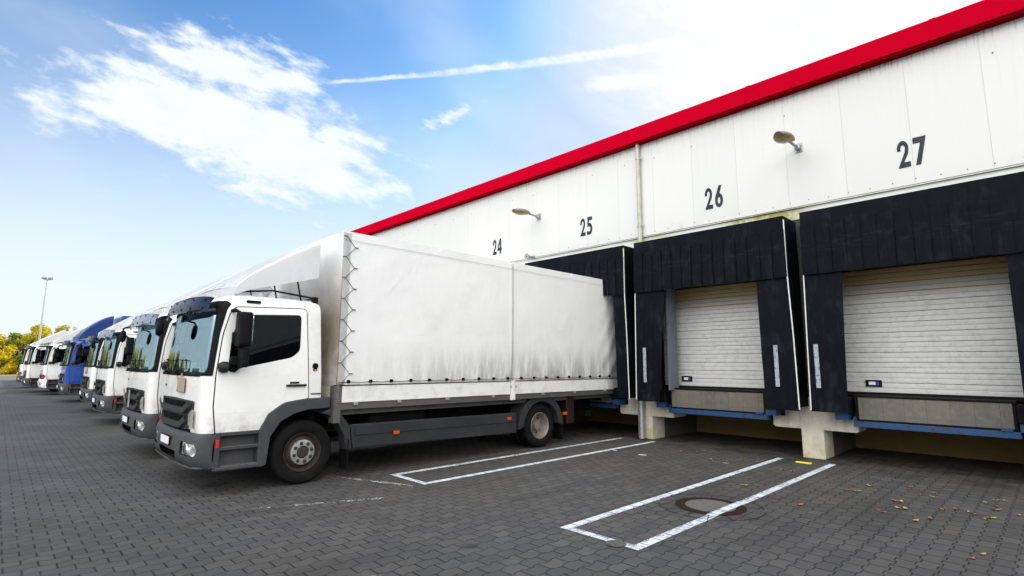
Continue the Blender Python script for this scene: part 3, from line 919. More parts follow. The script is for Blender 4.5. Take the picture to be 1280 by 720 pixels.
bo = empty('steel_bollard', (-6.74, 10.62, 0)); tag(bo, 'scuffed galvanised steel pipe standing before the pier left of dock 26', 'bollard')
g = MB(); g.tube([(0, 0, 0), (0, 0, 1.02)], 0.062, 18); g.build('pipe', MT['galv'], bo, 40)
g = MB(); g.box((-0.09, -0.09, 0.0), (0.09, 0.09, 0.015)); g.build('foot_plate', MT['iron'], bo)

lamp_labels = ['large amber-glassed wall lamp right of the downpipe', 'small amber-glassed wall lamp above the horn loudspeaker, left of the downpipe']
for (lx, lab) in ((-3.15, lamp_labels[0]), (-10.03, lamp_labels[1])):
    L_ = empty('wall_lamp', (lx, YW, 5.84)); tag(L_, lab, 'wall lamp', 'lamps on the warehouse wall')
    g = MB(); g.box((-.07, -.02, -.09), (.07, 0, .09), .004); g.box((-.05, -.12, -.05), (.05, -.02, .05), .01); g.build('bracket', MT['galv'], L_)
    g = MB(); g.tube([(0, -.10, 0), (-0.02, -.25, .01), (-.03, -.42, .02)], .028, 10); g.build('arm', MT['lamp_grey'], L_, 40)
    def shell(u, v, s_=1.0, zz=0.0):
        # boat shaped head, v along, u round
        a = u * math.pi
        Lh = 0.62
        w = 0.16 * math.sin(math.pi * (0.12 + 0.80 * v)) ** 0.7
        return (-0.035 + w * math.cos(a) * s_, -.38 - v * Lh, 0.0 + (0.02 + 0.085 * math.sin(math.pi * (0.15 + 0.75 * v))) * math.sin(a) - 0.02 * v)
    g = MB(); g.grid(lambda u, v: shell(u, v), 12, 12)
    bmesh.ops.solidify(g.bm, geom=list(g.bm.faces), thickness=0.006)
    g.build('housing', MT['lamp_grey'], L_, 50)
    g = MB(); g.grid(lambda u, v: (-0.035 + 0.158 * math.sin(math.pi * (0.12 + 0.80 * (.10 + .88 * v))) ** 0.7 * math.cos(u * math.pi), -.38 - (.10 + .88 * v) * .62, -.006 - .055 * math.sin(u * math.pi) * math.sin(math.pi * (0.05 + .9 * v)) - 0.02 * v), 14, 12)
    g.build('lens', MT['amber'], L_, 60)

hn = empty('horn_speaker', (-10.2, 10.6, 4.66)); tag(hn, 'small grey horn loudspeaker under the wall lamp above dock 25', 'loudspeaker')
g = MB(); g.lathe([(-.16, .085), (-.155, .085), (-.08, .05), (.02, .035), (.08, .035)], 1, (0, 0, 0), 20); g.build('horn', MT['lamp_grey'], hn, 40)
g = MB(); g.lathe([(-.158, .066), (-.15, .02), (-.165, .02)], 1, (0, 0, 0), 16); g.build('throat', MT['black'], hn, 40)
g = MB(); g.box((-.02, .02, -.02), (.02, .18, .02)); g.box((.02, .0, -.015), (.16, .03, .03), .005); g.build('bracket', MT['galv'], hn)

# ------------------------------------------------------------------ dock shelters
YS = 10.12
def curtain_panel(x0, x1, x0b, x1b, z0, z1, y, amp=0.015, nx=8, nz=18, seed=0, sag=0.0, push=0.0):
    def fn(u, v):
        z = z0 + (z1 - z0) * v
        xa = x0b + (x0 - x0b) * v; xb = x1b + (x1 - x1b) * v
        x = xa + (xb - xa) * u
        n = noise.noise(Vector((x * 2.2 + seed, z * 0.9, seed * 3.1)))
        return (x + 0.006 * noise.noise(Vector((seed, z * 3, u * 5))), y + n * amp - sag * (1 - v) + push * u * (1 - abs(2 * v - 1) * .3), z + (0.012 * noise.noise(Vector((x * 4, seed, 0))) if v == 0 else 0))
    g = MB(); g.grid(fn, nx, nz)
    bmesh.ops.solidify(g.bm, geom=list(g.bm.faces), thickness=0.006)
    return g


def shelter(k, label):
    x0, x1 = -3.03 - PITCHX * k, 0.16 - PITCHX * k          # outer edges at the front
    root = empty('dock_shelter', ((x0 + x1) / 2, YS, 0)); tag(root, label, 'dock shelter', 'black dock shelters along the warehouse')
    a, b_ = -(x1 - x0) / 2, (x1 - x0) / 2
    # aluminium front frame + side and top canvas
    g = MB()
    g.grid(lambda u, v: (a + .0 + .012 * noise.noise(Vector((k, v * 4, u * 3))), 0.02 + (YW - YS - .03) * u, 0.92 + (4.375 - 0.92) * v), 4, 10)
    g.grid(lambda u, v: (b_ + .012 * noise.noise(Vector((k + 9, v * 4, u * 3))), 0.02 + (YW - YS - .03) * u, 0.92 + (4.375 - 0.92) * v), 4, 10)
    g.grid(lambda u, v: (a + (b_ - a) * u, 0.02 + (YW - YS - .03) * v, 4.375 + .05 * v * 0 - .02 * math.sin(u * math.pi)), 6, 2)
    bmesh.ops.solidify(g.bm, geom=list(g.bm.faces), thickness=0.005)
    g.build('canvas_side', MT['curtain'], root)
    g = MB(); g.box((a + .02, .05, .95), (a + .07, .10, 4.33)); g.box((b_ - .07, .05, .95), (b_ - .02, .10, 4.33)); g.box((a + .07, .05, 4.28), (b_ - .07, .10, 4.33))
    g.build('front_frame', MT['galv'], root)
    wl, wr = 0.53, 0.56
    pushed = (k == 2)
    cl = curtain_panel(a, a + wl + (.06 if k == 0 else .20), a - .04, a + wl - (.02), 0.88, 3.32, 0.012, 0.010, seed=k + 1)
    cl.build('side_curtain', MT['curtain'], root)
    if pushed:
        cr = curtain_panel(b_ - .34, b_, b_ - .26, b_ + .03, 0.92, 3.32, 0.012, 0.02, seed=k + 5, push=-.0)
    else:
        cr = curtain_panel(b_ - wr, b_, b_ - wr + .04 - (.05 if k == 0 else 0), b_ + .04, 0.87, 3.32, 0.012, 0.010, seed=k + 5)
    cr.build('side_curtain', MT['curtain'], root)
    # head curtain: plain upper band and overlapping strips
    g = curtain_panel(a, b_, a, b_, 3.95, 4.38, -.004, 0.012, 26, 6, seed=k + 11)
    g.build('head_curtain', MT['curtain'], root)
    n = 14; w = (b_ - a) / n
    for i in range(n):
        xx0 = a + i * w; lean = random.uniform(-.012, .012)
        zb = 3.235 + random.uniform(-.006, .010)
        yo = -.034 - .012 * (i % 2)
        wob_ = random.uniform(0, 1) if i % 4 == 1 else random.uniform(0, .4)
        def fn(u, v, wob_=wob_, xx0=xx0, lean=lean, zb=zb, yo=yo, i=i):
            z = zb + (4.12 - zb) * v
            x = xx0 - .004 + (w + .010) * u + lean * (1 - v)
            curl = .010 * math.cos((u - .5) * math.pi) * (1 - v)
            return (x, -.026 - curl * .2 + .004 * noise.noise(Vector((xx0, z * 1.5, k))) * (1 - v) - .020 * u - .008 * (1 - v) * wob_, z)
        g = MB(); g.grid(fn, 4, 8)
        bmesh.ops.solidify(g.bm, geom=list(g.bm.faces), thickness=0.004)
        g.build('curtain_strip', MT['curtain'], root)
    # white piping down the outer edges
    g = MB(); g.tube([(b_ + .004, -.02, 4.30), (b_ + .006, -.03, 3.3), (b_ + .036, -.02, 2.2), (b_ + .046, .0, .9)], .011, 8); g.build('edge_piping', MT['white_edge'], root, 60)
    g = MB(); g.tube([(a - .002, -.004, 3.24), (a - .02, -.004, 2.2), (a - .042, .0, .9)], .010, 8); g.build('edge_piping', MT['white_edge'], root, 60)
    if not pushed:
        for (cx, h0, h1) in ((a + .11 if k == 0 else a + .20, 1.28, 2.02), (b_ - .28, 1.28, 2.02)):
            g = MB(); g.box((cx - .035, -.024, h0), (cx + .035, -.012, h1), .002); g.build('reflector_strip', MT['mat_strip'], root)
    # inner flap seen inside the opening
    if k:
        g = MB(); g.box((a + .60, .25, 1.12), (a + .635, .62, 3.4)); g.build('inner_flap', mat('grey_inner_flap', (0.12, 0.135, 0.16), 0.6, 0, .4, 4), root)
    return root


shelter(0, 'largest black dock shelter at the right edge, under the number 27')
shelter(1, 'middle black dock shelter, beside the steel bollard, under the number 26')
shelter(2, 'black dock shelter of bay 25 with the nearest truck backed into it')

# ================================================================== TRUCKS
def yfront(x, z, w, d=0.0):
    """front surface of the cab: slight bow and rounded corners"""
    if z < 1.5: base = 0.055 - 0.01 * (z - 0.8)
    elif z < 2.36: base = 0.048 + (z - 1.5) * 0.085
    else: base = 0.121 + (z - 2.36) ** 1.0 * 0.5 + max(z - 2.50, 0) * 2.2
    rc = 0.15
    ax = abs(x)
    y = base + 0.05 * (ax / w) ** 2
    if ax > w - rc:
        q = min(ax - (w - rc), rc)
        y += rc - math.sqrt(max(rc * rc - q * q, 0))
    return y - d


def wcab(z):
    if z < 1.55: return 1.15
    if z < 2.38: return 1.15 - (z - 1.55) * 0.045
    return 1.113 - (z - 2.38) ** 2 * 3.2 - max(z - 2.52, 0) * 1.2


def cab_solid(d=0.0, zlo=0.78, zhi=None, yrear=1.63):
    zs = [zlo, 0.95, 1.15, 1.35, 1.48, 1.52, 1.7, 1.9, 2.1, 2.3, 2.38, 2.44, 2.49, 2.53, 2.555, 2.57]
    if zhi: zs = [z for z in zs if z < zhi] + [zhi]
    bm = bmesh.new(); rings = []
    nx = 30
    for z in zs:
        w = wcab(min(z, 2.57)) + d
        xs_ = []
        for i in range(nx + 1):
            s_ = i / nx * 2 - 1
            # denser in the corners
            x = w * (math.sin(s_ * math.pi / 2) * 0.75 + s_ * 0.25)
            xs_.append(x)
        yr = yrear + d - (0.06 * max(z - 1.2, 0) / 1.3) - max(z - 2.5, 0) * .8
        ring = [(x, yfront(x * (w - d) / w, z, w - d, d), z) for x in xs_]
        ring += [(w, yr * .5, z), (w, yr - .06, z), (w - .02, yr - .015, z), (w - .06, yr, z), (-w + .06, yr, z), (-w + .02, yr - .015, z), (-w, yr - .06, z), (-w, yr * .5, z)]
        rings.append([bm.verts.new((p[0], p[1], p[2] + (d if z == zs[-1] else (-d if z == zs[0] else 0)))) for p in ring])
    n = len(rings[0])
    for i in range(len(rings) - 1):
        for k in range(n):
            bm.faces.new((rings[i][k], rings[i][(k + 1) % n], rings[i + 1][(k + 1) % n], rings[i + 1][k]))
    bm.faces.new(rings[0][::-1]); bm.faces.new(rings[-1])
    bmesh.ops.recalc_face_normals(bm, faces=list(bm.faces))
    me = bpy.data.meshes.new('cab'); bm.to_mesh(me); bm.free()
    return me


def prism_mesh(poly, axis, a, b_):
    g = MB(); g.prism(poly, axis, a, b_); return g.mesh()


def rounded(poly, rad, n=5):
    out = []
    m_ = len(poly)
    for i in range(m_):
        p0, p1, p2 = Vector(poly[i - 1]), Vector(poly[i]), Vector(poly[(i + 1) % m_])
        rad_ = rad[i] if isinstance(rad, (list, tuple)) else rad
        a = (p0 - p1); b_ = (p2 - p1)
        rad2 = min(rad_, a.length * .45, b_.length * .45)
        if rad2 < 1e-4: out.append(tuple(p1)); continue
        A = p1 + a.normalized() * rad2; B = p1 + b_.normalized() * rad2
        for k in range(n + 1):
            t_ = k / n
            out.append(tuple(A * (1 - t_) ** 2 + p1 * 2 * t_ * (1 - t_) + B * t_ ** 2))
    return out


WIN = rounded([(0.35, 1.555), (1.17, 1.735), (1.27, 1.83), (1.27, 2.33), (0.475, 2.285), (0.375, 2.0)], [.03, .10, .05, .06, .05, .05])
DOOR = rounded([(0.265, 0.785), (0.225, 1.10), (0.225, 1.50), (0.275, 2.02), (0.365, 2.38), (1.34, 2.42), (1.42, 1.17), (1.09, 1.125), (0.89, 0.99), (0.79, 0.785)],
               [.01, .02, .04, .08, .10, .06, .02, .05, .05, .01])
WS = rounded([(-1.10, 1.53), (1.10, 1.53), (1.06, 2.37), (-1.06, 2.37)], [.06, .06, .09, .09])
ARCH = [(0.79, 0.5), (0.79, 0.785), (0.89, 0.99), (1.09, 1.12), (1.40, 1.165), (1.8, 1.175), (1.8, 0.5)]


def offset_poly(poly, d):
    c = Vector((sum(p[0] for p in poly) / len(poly), sum(p[1] for p in poly) / len(poly)))
    out = []
    for i, p in enumerate(poly):
        a = Vector(poly[i - 1]); b_ = Vector(poly[(i + 1) % len(poly)])
        t_ = (b_ - a); n = Vector((t_.y, -t_.x))
        if n.length < 1e-6: out.append(p); continue
        n.normalize()
        pv = Vector(p)
        if n.dot(pv - c) < 0: n = -n
        out.append(tuple(pv + n * d))
    return out


shell_cut = [('DIFFERENCE', prism_mesh(WIN, 0, -2, 2)), ('DIFFERENCE', prism_mesh(WS, 1, -1, 0.7)), ('DIFFERENCE', prism_mesh(ARCH, 0, -2, 2))]
inner = cab_solid(-0.045, 0.80, 2.50, 1.60)
CAB_ME = boolean(cab_solid(0), [('DIFFERENCE', inner)] + shell_cut, 35)
LINING_ME = boolean(cab_solid(-0.048, 0.80, 2.495, 1.597), [('DIFFERENCE', cab_solid(-0.060, 0.70, 2.475, 1.58))] + [('DIFFERENCE', prism_mesh(WIN, 0, -2, 2)), ('DIFFERENCE', prism_mesh(WS, 1, -1, 0.7)), ('DIFFERENCE', prism_mesh(ARCH, 0, -2, 2))], 35)
DOOR_ME = boolean(cab_solid(0.006), [('INTERSECT', prism_mesh(DOOR, 0, 1.09, 1.4)), ('DIFFERENCE', prism_mesh(offset_poly(WIN, 0.002), 0, -2, 2)), ], 35)
SEAM_ME = boolean(cab_solid(0.002), [('INTERSECT', prism_mesh(offset_poly(DOOR, 0.013), 0, 1.08, 1.4)), ('DIFFERENCE', prism_mesh(offset_poly(WIN, -.0), 0, -2, 2)), ('DIFFERENCE', prism_mesh(ARCH, 0, -2, 2))], 35)
RUB_ME = boolean(cab_solid(0.011), [('INTERSECT', prism_mesh(offset_poly(WIN, 0.012), 0, 1.06, 1.4)), ('DIFFERENCE', prism_mesh(offset_poly(WIN, -0.022), 0, -2, 2))], 35)


def mirror_mesh(me):
    m2 = me.copy()
    bm = bmesh.new(); bm.from_mesh(m2)
    for v in bm.verts: v.co.x = -v.co.x
    bmesh.ops.reverse_faces(bm, faces=list(bm.faces))
    bm.to_mesh(m2); bm.free()
    return m2


def inst(name, me, material, parent):
    o = bpy.data.objects.new(name, me if len(me.materials) == 0 else me.copy())
    if len(o.data.materials) == 0: o.data.materials.append(material)
    else: o.data.materials[0] = material
    COL.objects.link(o); o.parent = parent
    return o


def front_strip(x0, x1, z0, z1, d, nx=14, nz=6, thick=0.004, zfun=None):
    """patch lying d in front of the cab's front surface"""
    def fn(u, v):
        x = x0 + (x1 - x0) * u
        zz0, zz1 = (zfun(x) if zfun else (z0, z1))
        z = zz0 + (zz1 - zz0) * v
        w = wcab(z)
        return (min(max(x, -w - d), w + d), yfront(x, z, w, d), z)
    g = MB(); g.grid(fn, nx, nz)
    if thick: bmesh.ops.solidify(g.bm, geom=list(g.bm.faces), thickness=thick)
    return g


def wheel(parent, x, y, side, rear=False):
    """side=+1: outer face towards +x"""
    z = 0.43
    w = empty('wheel', (x, y, z)); w.parent = parent
    s_ = side
    T = 0.235
    dual = 0.30 if rear else 0
    for q in ((0, 1) if rear else (0,)):
        o_ = -q * dual
        prof = [(-T + .02, .27), (-T, .30), (-T + .005, .38), (-T + .03, .415), (-T + .05, .428), (-.05, .428), (-.03, .415), (-.012, .40), (-.004, .365), (0, .33), (-.012, .292), (-.03, .265), (-.03, .25), (-T + .02, .25)]
        g = MB(); g.lathe([(s_ * (d + o_), r_) for d, r_ in prof], 0, (0, 0, 0), 56, closed=True)
        g.build('tyre', MT['tyre'], w, 25)
    if not rear:
        prof = [(-.16, .05), (-.16, .20), (-.12, .235), (-.05, .25), (-.022, .262), (-.018, .258), (-.04, .243), (-.085, .215), (-.06, .195), (-.035, .165), (-.028, .150), (-.028, .10), (-.05, .085), (-.05, .03)]
        g = MB(); g.lathe([(s_ * d, r_) for d, r_ in prof], 0, (0, 0, 0), 48); g.build('rim', MT['rust'], w, 25)
        prof = [(-.035, .170), (-.012, .166), (-.008, .155), (-.008, .088), (-.03, .083)]
        g = MB(); g.lathe([(s_ * d, r_) for d, r_ in prof], 0, (0, 0, 0), 48)
        for i in range(8):
            a = 2 * math.pi * (i + .3) / 8
            g.lathe([(s_ * -.01, .024), (s_ * .002, .024), (s_ * .004, .015), (s_ * .026, .012)], 0, (0, .125 * math.cos(a), .125 * math.sin(a)), 8, mi=1)
        g.build('hub_ring', [MT['steel'], MT['rust']], w, 25)
        g = MB(); g.lathe([(s_ * -.05, .085), (s_ * -.022, .082), (s_ * -.012, .06), (s_ * -.012, .02)], 0, (0, 0, 0), 30); g.build('hub_cap', MT['rust'], w, 30)
    else:
        prof = [(-.20, .03), (-.20, .255), (-.02, .262), (-.015, .256), (-.03, .245), (-.06, .232), (-.13, .215), (-.17, .19), (-.175, .12), (-.17, .11), (-.12, .10), (-.08, .09), (-.07, .03)]
        g = MB(); g.lathe([(s_ * d, r_) for d, r_ in prof], 0, (0, 0, 0), 48)
        for i in range(8):
            a = 2 * math.pi * (i + .3) / 8
            g.lathe([(s_ * -.172, .02), (s_ * -.15, .018), (s_ * -.145, .01)], 0, (0, .155 * math.cos(a), .155 * math.sin(a)), 8, mi=1)
        g.build('rim', [MT['steel_r'], MT['rust']], w, 25)
    return w


MT['steel_r'] = mat('silver_rear_rim', (0.22, 0.20, 0.165), 0.5, 0.35, 0.7, 12, 0.1, 90, dark=(0.16, 0.12, 0.08))


def tarp_box(root, tm, y0=1.78, y1=8.95, ztop=3.64, zbot=1.335):
    X = 1.25
    def side(s_):
        def fn(u, v):
            y = y0 + (y1 - y0) * u; z = zbot + (ztop - zbot) * v
            e = min(v, 1 - v) * 2
            bulge = 0.012 * math.sin(math.pi * v) * (1 + .5 * math.sin(y * 1.7))
            n = noise.noise(Vector((y * .9, z * 1.4, 3.0))) * .010 + noise.noise(Vector((y * 3.1, z * 1.2, 8.0))) * .003
            # diagonal pull folds near the rear lower corner and at the eyelets
            k = max(0, u - .86) / .14
            n += .03 * k * math.sin((y * 1.0 - z * .8) * 14 + 1.2 * noise.noise(Vector((y * 2, z * 2, 1)))) * (1 - v) * .8
            eye = .008 * math.cos((y - 1.96) * 2 * math.pi / .36) * max(0, 1 - v * 9)
            crease = .010 * math.exp(-((y - 5.33) / .03) ** 2)
            edge = min(1, min(u, 1 - u) * 60) 
            return (s_ * (X + (bulge + n) * edge * min(1, e * 8 + .15) + eye + crease * min(1, e * 8)), y, z)
        return fn
    g = MB()
    g.grid(side(1), 140, 40); g.grid(side(-1), 60, 16)
    # front, rear, roof with soft top edges
    g.grid(lambda u, v: (-X + 2 * X * u, y0 - .010 * math.sin(math.pi * u) * math.sin(math.pi * v) - .012 * noise.noise(Vector((u * 4, v * 3, 2))) * math.sin(math.pi * u) * math.sin(math.pi * v), zbot + (ztop - zbot) * v), 24, 24)
    g.grid(lambda u, v: (-X + 2 * X * u, y1, zbot + (ztop - zbot) * v), 6, 6)
    def roof(u, v):
        x = -X + 2 * X * u; y = y0 + (y1 - y0) * v
        bow = abs(math.sin((y - y0) / .8 * math.pi))
        ed = min(1, min(u, 1 - u) * 12) * min(1, min(v, 1 - v) * 30)
        return (x, y, ztop + ed * (.03 - .02 * bow))
    g.grid(roof, 24, 72)
    bmesh.ops.remove_doubles(g.bm, verts=list(g.bm.verts), dist=.0012)
    bmesh.ops.recalc_face_normals(g.bm, faces=list(g.bm.faces))
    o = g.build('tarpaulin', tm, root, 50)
    return o


def build_truck(style, label):
    root = empty('truck', (0, 0, 0))
    tag(root, label, 'truck', 'trucks backed up in a row to the warehouse')
    paint = MT['paint_blue'] if style == 'blue' else MT['paint']
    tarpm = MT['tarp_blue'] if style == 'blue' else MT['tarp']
    old = style == 'old'
    # ---- cab
    cab = inst('cab', CAB_ME, paint, root)
    inst('cab_lining', LINING_ME, MT['lining'], cab)
    # interior
    g = MB(); g.box((-1.08, .12, 1.18), (1.08, .46, 1.42), .05); g.box((-1.08, .30, .84), (1.08, .44, 1.2)); g.build('dashboard', MT['dash'], cab)
    for sx in (-.55, .55):
        g = MB(); g.box((sx - .25, .75, 1.05), (sx + .25, 1.2, 1.22), .05); g.box((sx - .24, 1.12, 1.2), (sx + .24, 1.28, 1.85), .05); g.box((sx - .13, 1.13, 1.86), (sx + .13, 1.24, 2.05), .04)
        g.build('driver_seat', MT['seat'], cab)
    g = MB()
    pts = [(.55 + .22 * math.cos(a), .60 - .10 * math.sin(a), 1.50 + .17 * math.sin(a)) for a in [2 * math.pi * i / 20 for i in range(21)]]
    g.tube(pts, .014, 6); g.tube([(.55, .6, 1.5), (.55, .42, 1.35)], .03, 6); g.box((.36, .585, 1.49), (.74, .61, 1.515))
    g.build('steering_wheel', MT['black'], cab)
    g = MB(); g.box((-.7, .10, 1.42), (-.38, .24, 1.50), .01); g.box((-.12, .12, 1.42), (.10, .26, 1.56), .02); g.box((.60, .10, 1.42), (.9, .2, 1.47), .01); g.box((.22, .14, 1.42), (.28, .2, 1.66), .01); g.lathe([(1.42, .04), (1.60, .045)], 2, (.40, .18, 0), 12)
    g.build('dashboard_clutter', MT['paper'], cab)
    # windscreen
    g = front_strip(-1.115, 1.115, 1.505, 2.385, -.014, 44, 10, .004); ws = g.build('windscreen', MT['windscreen'], root, 60)
    # black surround: boolean ring
    ring = boolean(cab_solid(0.004), [('INTERSECT', prism_mesh([(-.3, 1.49), (.185, 1.49), (.195, 1.6), (.235, 2.02), (.30, 2.34), (.345, 2.42), (.30, 2.46), (-.3, 2.44)], 0, -2, 2)), ('DIFFERENCE', prism_mesh(offset_poly(WS, -.004), 1, -1, 0.7))], 35) if 'RING' not in CACHE else CACHE['RING']
    CACHE['RING'] = ring
    inst('windscreen_seal', ring, MT['black'], ws)
    for sx in (-.62, .05):
        g = MB()
        y_ = lambda x, z: yfront(x, z, 1.15, .03)
        g.tube([(sx - .12, y_(sx - .12, 1.5) - .01, 1.50), (sx + .10, y_(sx, 1.5) - .02, 1.53)], .022, 8)
        g.tube([(sx + .12, y_(sx, 1.53), 1.52), (sx - .02, y_(sx, 1.7) - .012, 1.70), (sx - .04, y_(sx, 1.72) - .004, 1.71)], .008, 6)
        g.tube([(sx - .24, y_(sx, 1.68) + .01, 1.695), (sx + .22, y_(sx, 1.68) + .01, 1.685)], .007, 6)
        g.tube([(sx - .24, y_(sx, 1.6), 1.695), (sx - .20, y_(sx, 1.55), 1.53)], .005, 6)
        g.tube([(sx + .22, y_(sx, 1.6), 1.685), (sx + .28, y_(sx, 1.55), 1.52), (sx + .05, y_(sx, 1.5), 1.52)], .005, 6)
        g.build('wiper', MT['black'], ws)
    # side windows
    def sideglass(s_):
        g = MB()
        poly = offset_poly(WIN, .006)
        vs = [g.bm.verts.new((s_ * (wcab(p[1]) - .012), p[0], p[1])) for p in poly]
        g.bm.faces.new(vs if s_ > 0 else vs[::-1])
        return g
    for s_ in (1, -1):
        d = inst('door', DOOR_ME if s_ > 0 else CACHE.setdefault('DM', mirror_mesh(DOOR_ME)), paint, root)
        inst('door_seal', SEAM_ME if s_ > 0 else CACHE.setdefault('SM', mirror_mesh(SEAM_ME)), MT['black'], d)
        inst('window_seal', RUB_ME if s_ > 0 else CACHE.setdefault('RM', mirror_mesh(RUB_ME)), MT['black'], d)
        sideglass(s_).build('side_window', MT['tinted'], d)
        g = MB(); g.box((s_ * 1.115 - .012, .50, 1.60), (s_ * 1.115 + .012, .525, 2.29)); g.build('window_divider', MT['black'], d)
        g = MB(); g.box((s_ * 1.16 - .012, 1.10, 1.335), (s_ * 1.16 + .03, 1.38, 1.365), .01); g.box((s_ * 1.157 - .006, 1.15, 1.372), (s_ * 1.157 + .006, 1.28, 1.40), .004)
        g.build('door_handle', MT['plastic_dk'], d)
        # crease in the lower door
        g = MB(); g.box((s_ * 1.152, .25, 1.02), (s_ * 1.1575, 1.0, 1.03)); g.build('door_crease', paint, d)
        # mirrors
        mi = MB()
        mx0, mx1 = (1.20, 1.43) if s_ > 0 else (-1.43, -1.20)
        mi.prism(rounded([(mx0, 1.86), (mx1, 1.86), (mx1 + .0, 2.30), (mx0, 2.31)], .05), 1, .38, .53, .025)
        mo = mi.build('side_mirror', MT['black'], root, 40)
        g = MB(); g.prism(rounded([(mx0 + .01, 1.60), (mx1 - .02, 1.60), (mx1 - .02, 1.845), (mx0 + .01, 1.845)], .04), 1, .43, .52, .018); g.build('wide_angle_mirror', MT['black'], mo, 40)
        g = MB(); g.tube([(s_ * 1.10, .36, 2.33), (s_ * 1.2, .38, 2.33), (s_ * 1.25, .44, 2.30), (s_ * 1.25, .46, 1.6), (s_ * 1.2, .42, 1.56), (s_ * 1.12, .36, 1.57)], .026, 8); g.box((min(1.16 * s_, 1.22 * s_), .36, 1.9), (max(1.16 * s_, 1.22 * s_), .46, 2.05), .01); g.box((min(1.16 * s_, 1.22 * s_), .36, 1.62), (max(1.16 * s_, 1.22 * s_), .46, 1.74), .01); g.tube([(s_ * 1.13, .30, 1.63), (s_ * 1.17, .42, 1.60)], .03, 8); g.build('mirror_arm', MT['black'], mo, 40)
        g = MB(); g.prism(rounded([(mx0 + .02, 1.89), (mx1 - .02, 1.89), (mx1 - .02, 2.27), (mx0 + .02, 2.28)], .04), 1, .531, .536); g.build('mirror_glass', MT['chrome'], mo)
        # kerb mirror ball at the foot of the pillar
        g = MB(); g.lathe([(-.05, .03), (-.045, .055), (.0, .075), (.05, .07), (.06, .03)], 1, (s_ * 1.19, .28, 1.60), 16); g.tube([(s_ * 1.19, .30, 1.60), (s_ * 1.12, .40, 1.60)], .025, 8); g.build('kerb_mirror', MT['plastic_dk'], root, 60)
        # steps
        g = MB()
        a, b_ = (1.02, 1.165) if s_ > 0 else (-1.165, -1.02)
        st = MB()
        def sb(lo, hi, bev=.006):
            st.box((min(lo[0] * s_, hi[0] * s_), lo[1], lo[2]), (max(lo[0] * s_, hi[0] * s_), hi[1], hi[2]), bev)
        sb((.95, .28, .32), (1.05, .80, .785)); sb((1.0, .265, .32), (1.165, .325, .785)); sb((1.05, .325, .565), (1.16, .79, .60)); sb((1.0, .28, .315), (1.185, .80, .365), .015); sb((1.06, .325, .74), (1.165, .79, .785))
        so = st.build('cab_step', MT['plastic'], root)
        for (q0, q1, qz) in ((1.06, 1.163, .6005), (1.05, 1.18, .3655)):
            g = MB(); g.box((min(q0 * s_, q1 * s_), .34, qz), (max(q0 * s_, q1 * s_), .78, qz + .0055)); g.build('step_tread', MT['galv_dk'], so)
        g = MB(); g.box((min(1.16 * s_, 1.175 * s_), .275, .60), (max(1.16 * s_, 1.175 * s_), .312, .70), .004); g.build('side_marker', MT['red'], so)
        # wheel arch band
        a0, a1 = (.98 * s_, 1.185 * s_)
        outer = [(0.775, 0.315), (0.785, 0.785), (0.885, 0.985), (1.085, 1.115), (1.40, 1.162), (1.735, 1.172)]
        innr = [(1.735, 1.02), (1.42, 1.01), (1.22, .965), (1.05, .87), (.925, .68), (.895, .34), (.86, .315)]
        g = MB(); g.prism(outer + innr, 0, min(a0, a1), max(a0, a1), .01); g.build('front_wheel_arch', MT['plastic'], root)
        outer = [(1.745, 1.0), (1.86, .985), (1.98, .84), (2.06, .74), (2.10, .42)]
        innr = [(2.02, .40), (1.97, .62), (1.86, .80), (1.72, .92), (1.62, .95)]
        g = MB(); g.prism(outer + innr, 0, min(.98 * s_, 1.19 * s_), max(.98 * s_, 1.19 * s_), .01); g.build('rear_fender', MT['skirt'], root)
        g = MB(); g.box((min(.95 * s_, 1.2 * s_), 2.03, .12), (max(.95 * s_, 1.2 * s_), 2.045, .55)); g.build('mud_flap', MT['black'], root)
    g = MB(); g.box((1.10, .56, 2.455), (1.112, .70, 2.49), .005); 
    g = MB(); g.prism(rounded([(.53, 2.452), (.71, 2.452), (.71, 2.487), (.53, 2.487)], .012), 0, 1.06, 1.118, .004); g.build('roof_marker', MT['black'], root)
    g = MB(); g.lathe([(1.135, .045), (1.158, .042), (1.162, .03)], 0, (0, 1.50, 1.615), 16); g.box((1.14, 1.47, 1.545), (1.16, 1.53, 1.58), .004); bd = g.build('filler_badge', MT['black'], root, 40)
    g = MB(); g.box((1.160, 1.485, 1.552), (1.1635, 1.515, 1.563)); g.build('badge_mark', MT['yellow'], bd)
    g = MB(); g.box((1.15, 1.455, 1.215), (1.156, 1.60, 1.235), .002); g.build('pillar_vent', MT['plastic'], root)
    # roof front: grab rails and rods under the deflector
    # ---- sun visor
    def vis(u, v):
        x = -1.10 + 2.20 * u
        zz = 2.30 + .215 * v - .03 * v * abs(2 * u - 1) ** 6 + .02 * (1 - (2 * u - 1) ** 2)
        yy = yfront(x * .90, 2.36, 1.15) - .16 + .03 * v + .09 * max(v - .6, 0) + .08 * abs(2 * u - 1) ** 4
        return (x, yy, zz)
    if not old:
        g = MB(); g.grid(vis, 20, 5); bmesh.ops.solidify(g.bm, geom=list(g.bm.faces), thickness=.006)
        for u_ in (.06, .22, .4, .6, .78, .94):
            for v_ in (.25, .8):
                p = vis(u_, v_); g.lathe([(-.010, .014), (.001, .014)], 1, (p[0], p[1], p[2]), 8, mi=1)
        so = g.build('sun_visor', [MT['visor_white'] if style == 'tall' else MT['visor'], MT['black']], root, 60)
        g = MB(); g.tube([(-.95, .06, 2.45), (-.95, .14, 2.44)], .015, 6); g.tube([(.95, .06, 2.45), (.95, .14, 2.44)], .015, 6); g.tube([(0, 0, 2.45), (0, .14, 2.44)], .015, 6); g.build('visor_bracket', MT['black'], so)
    else:
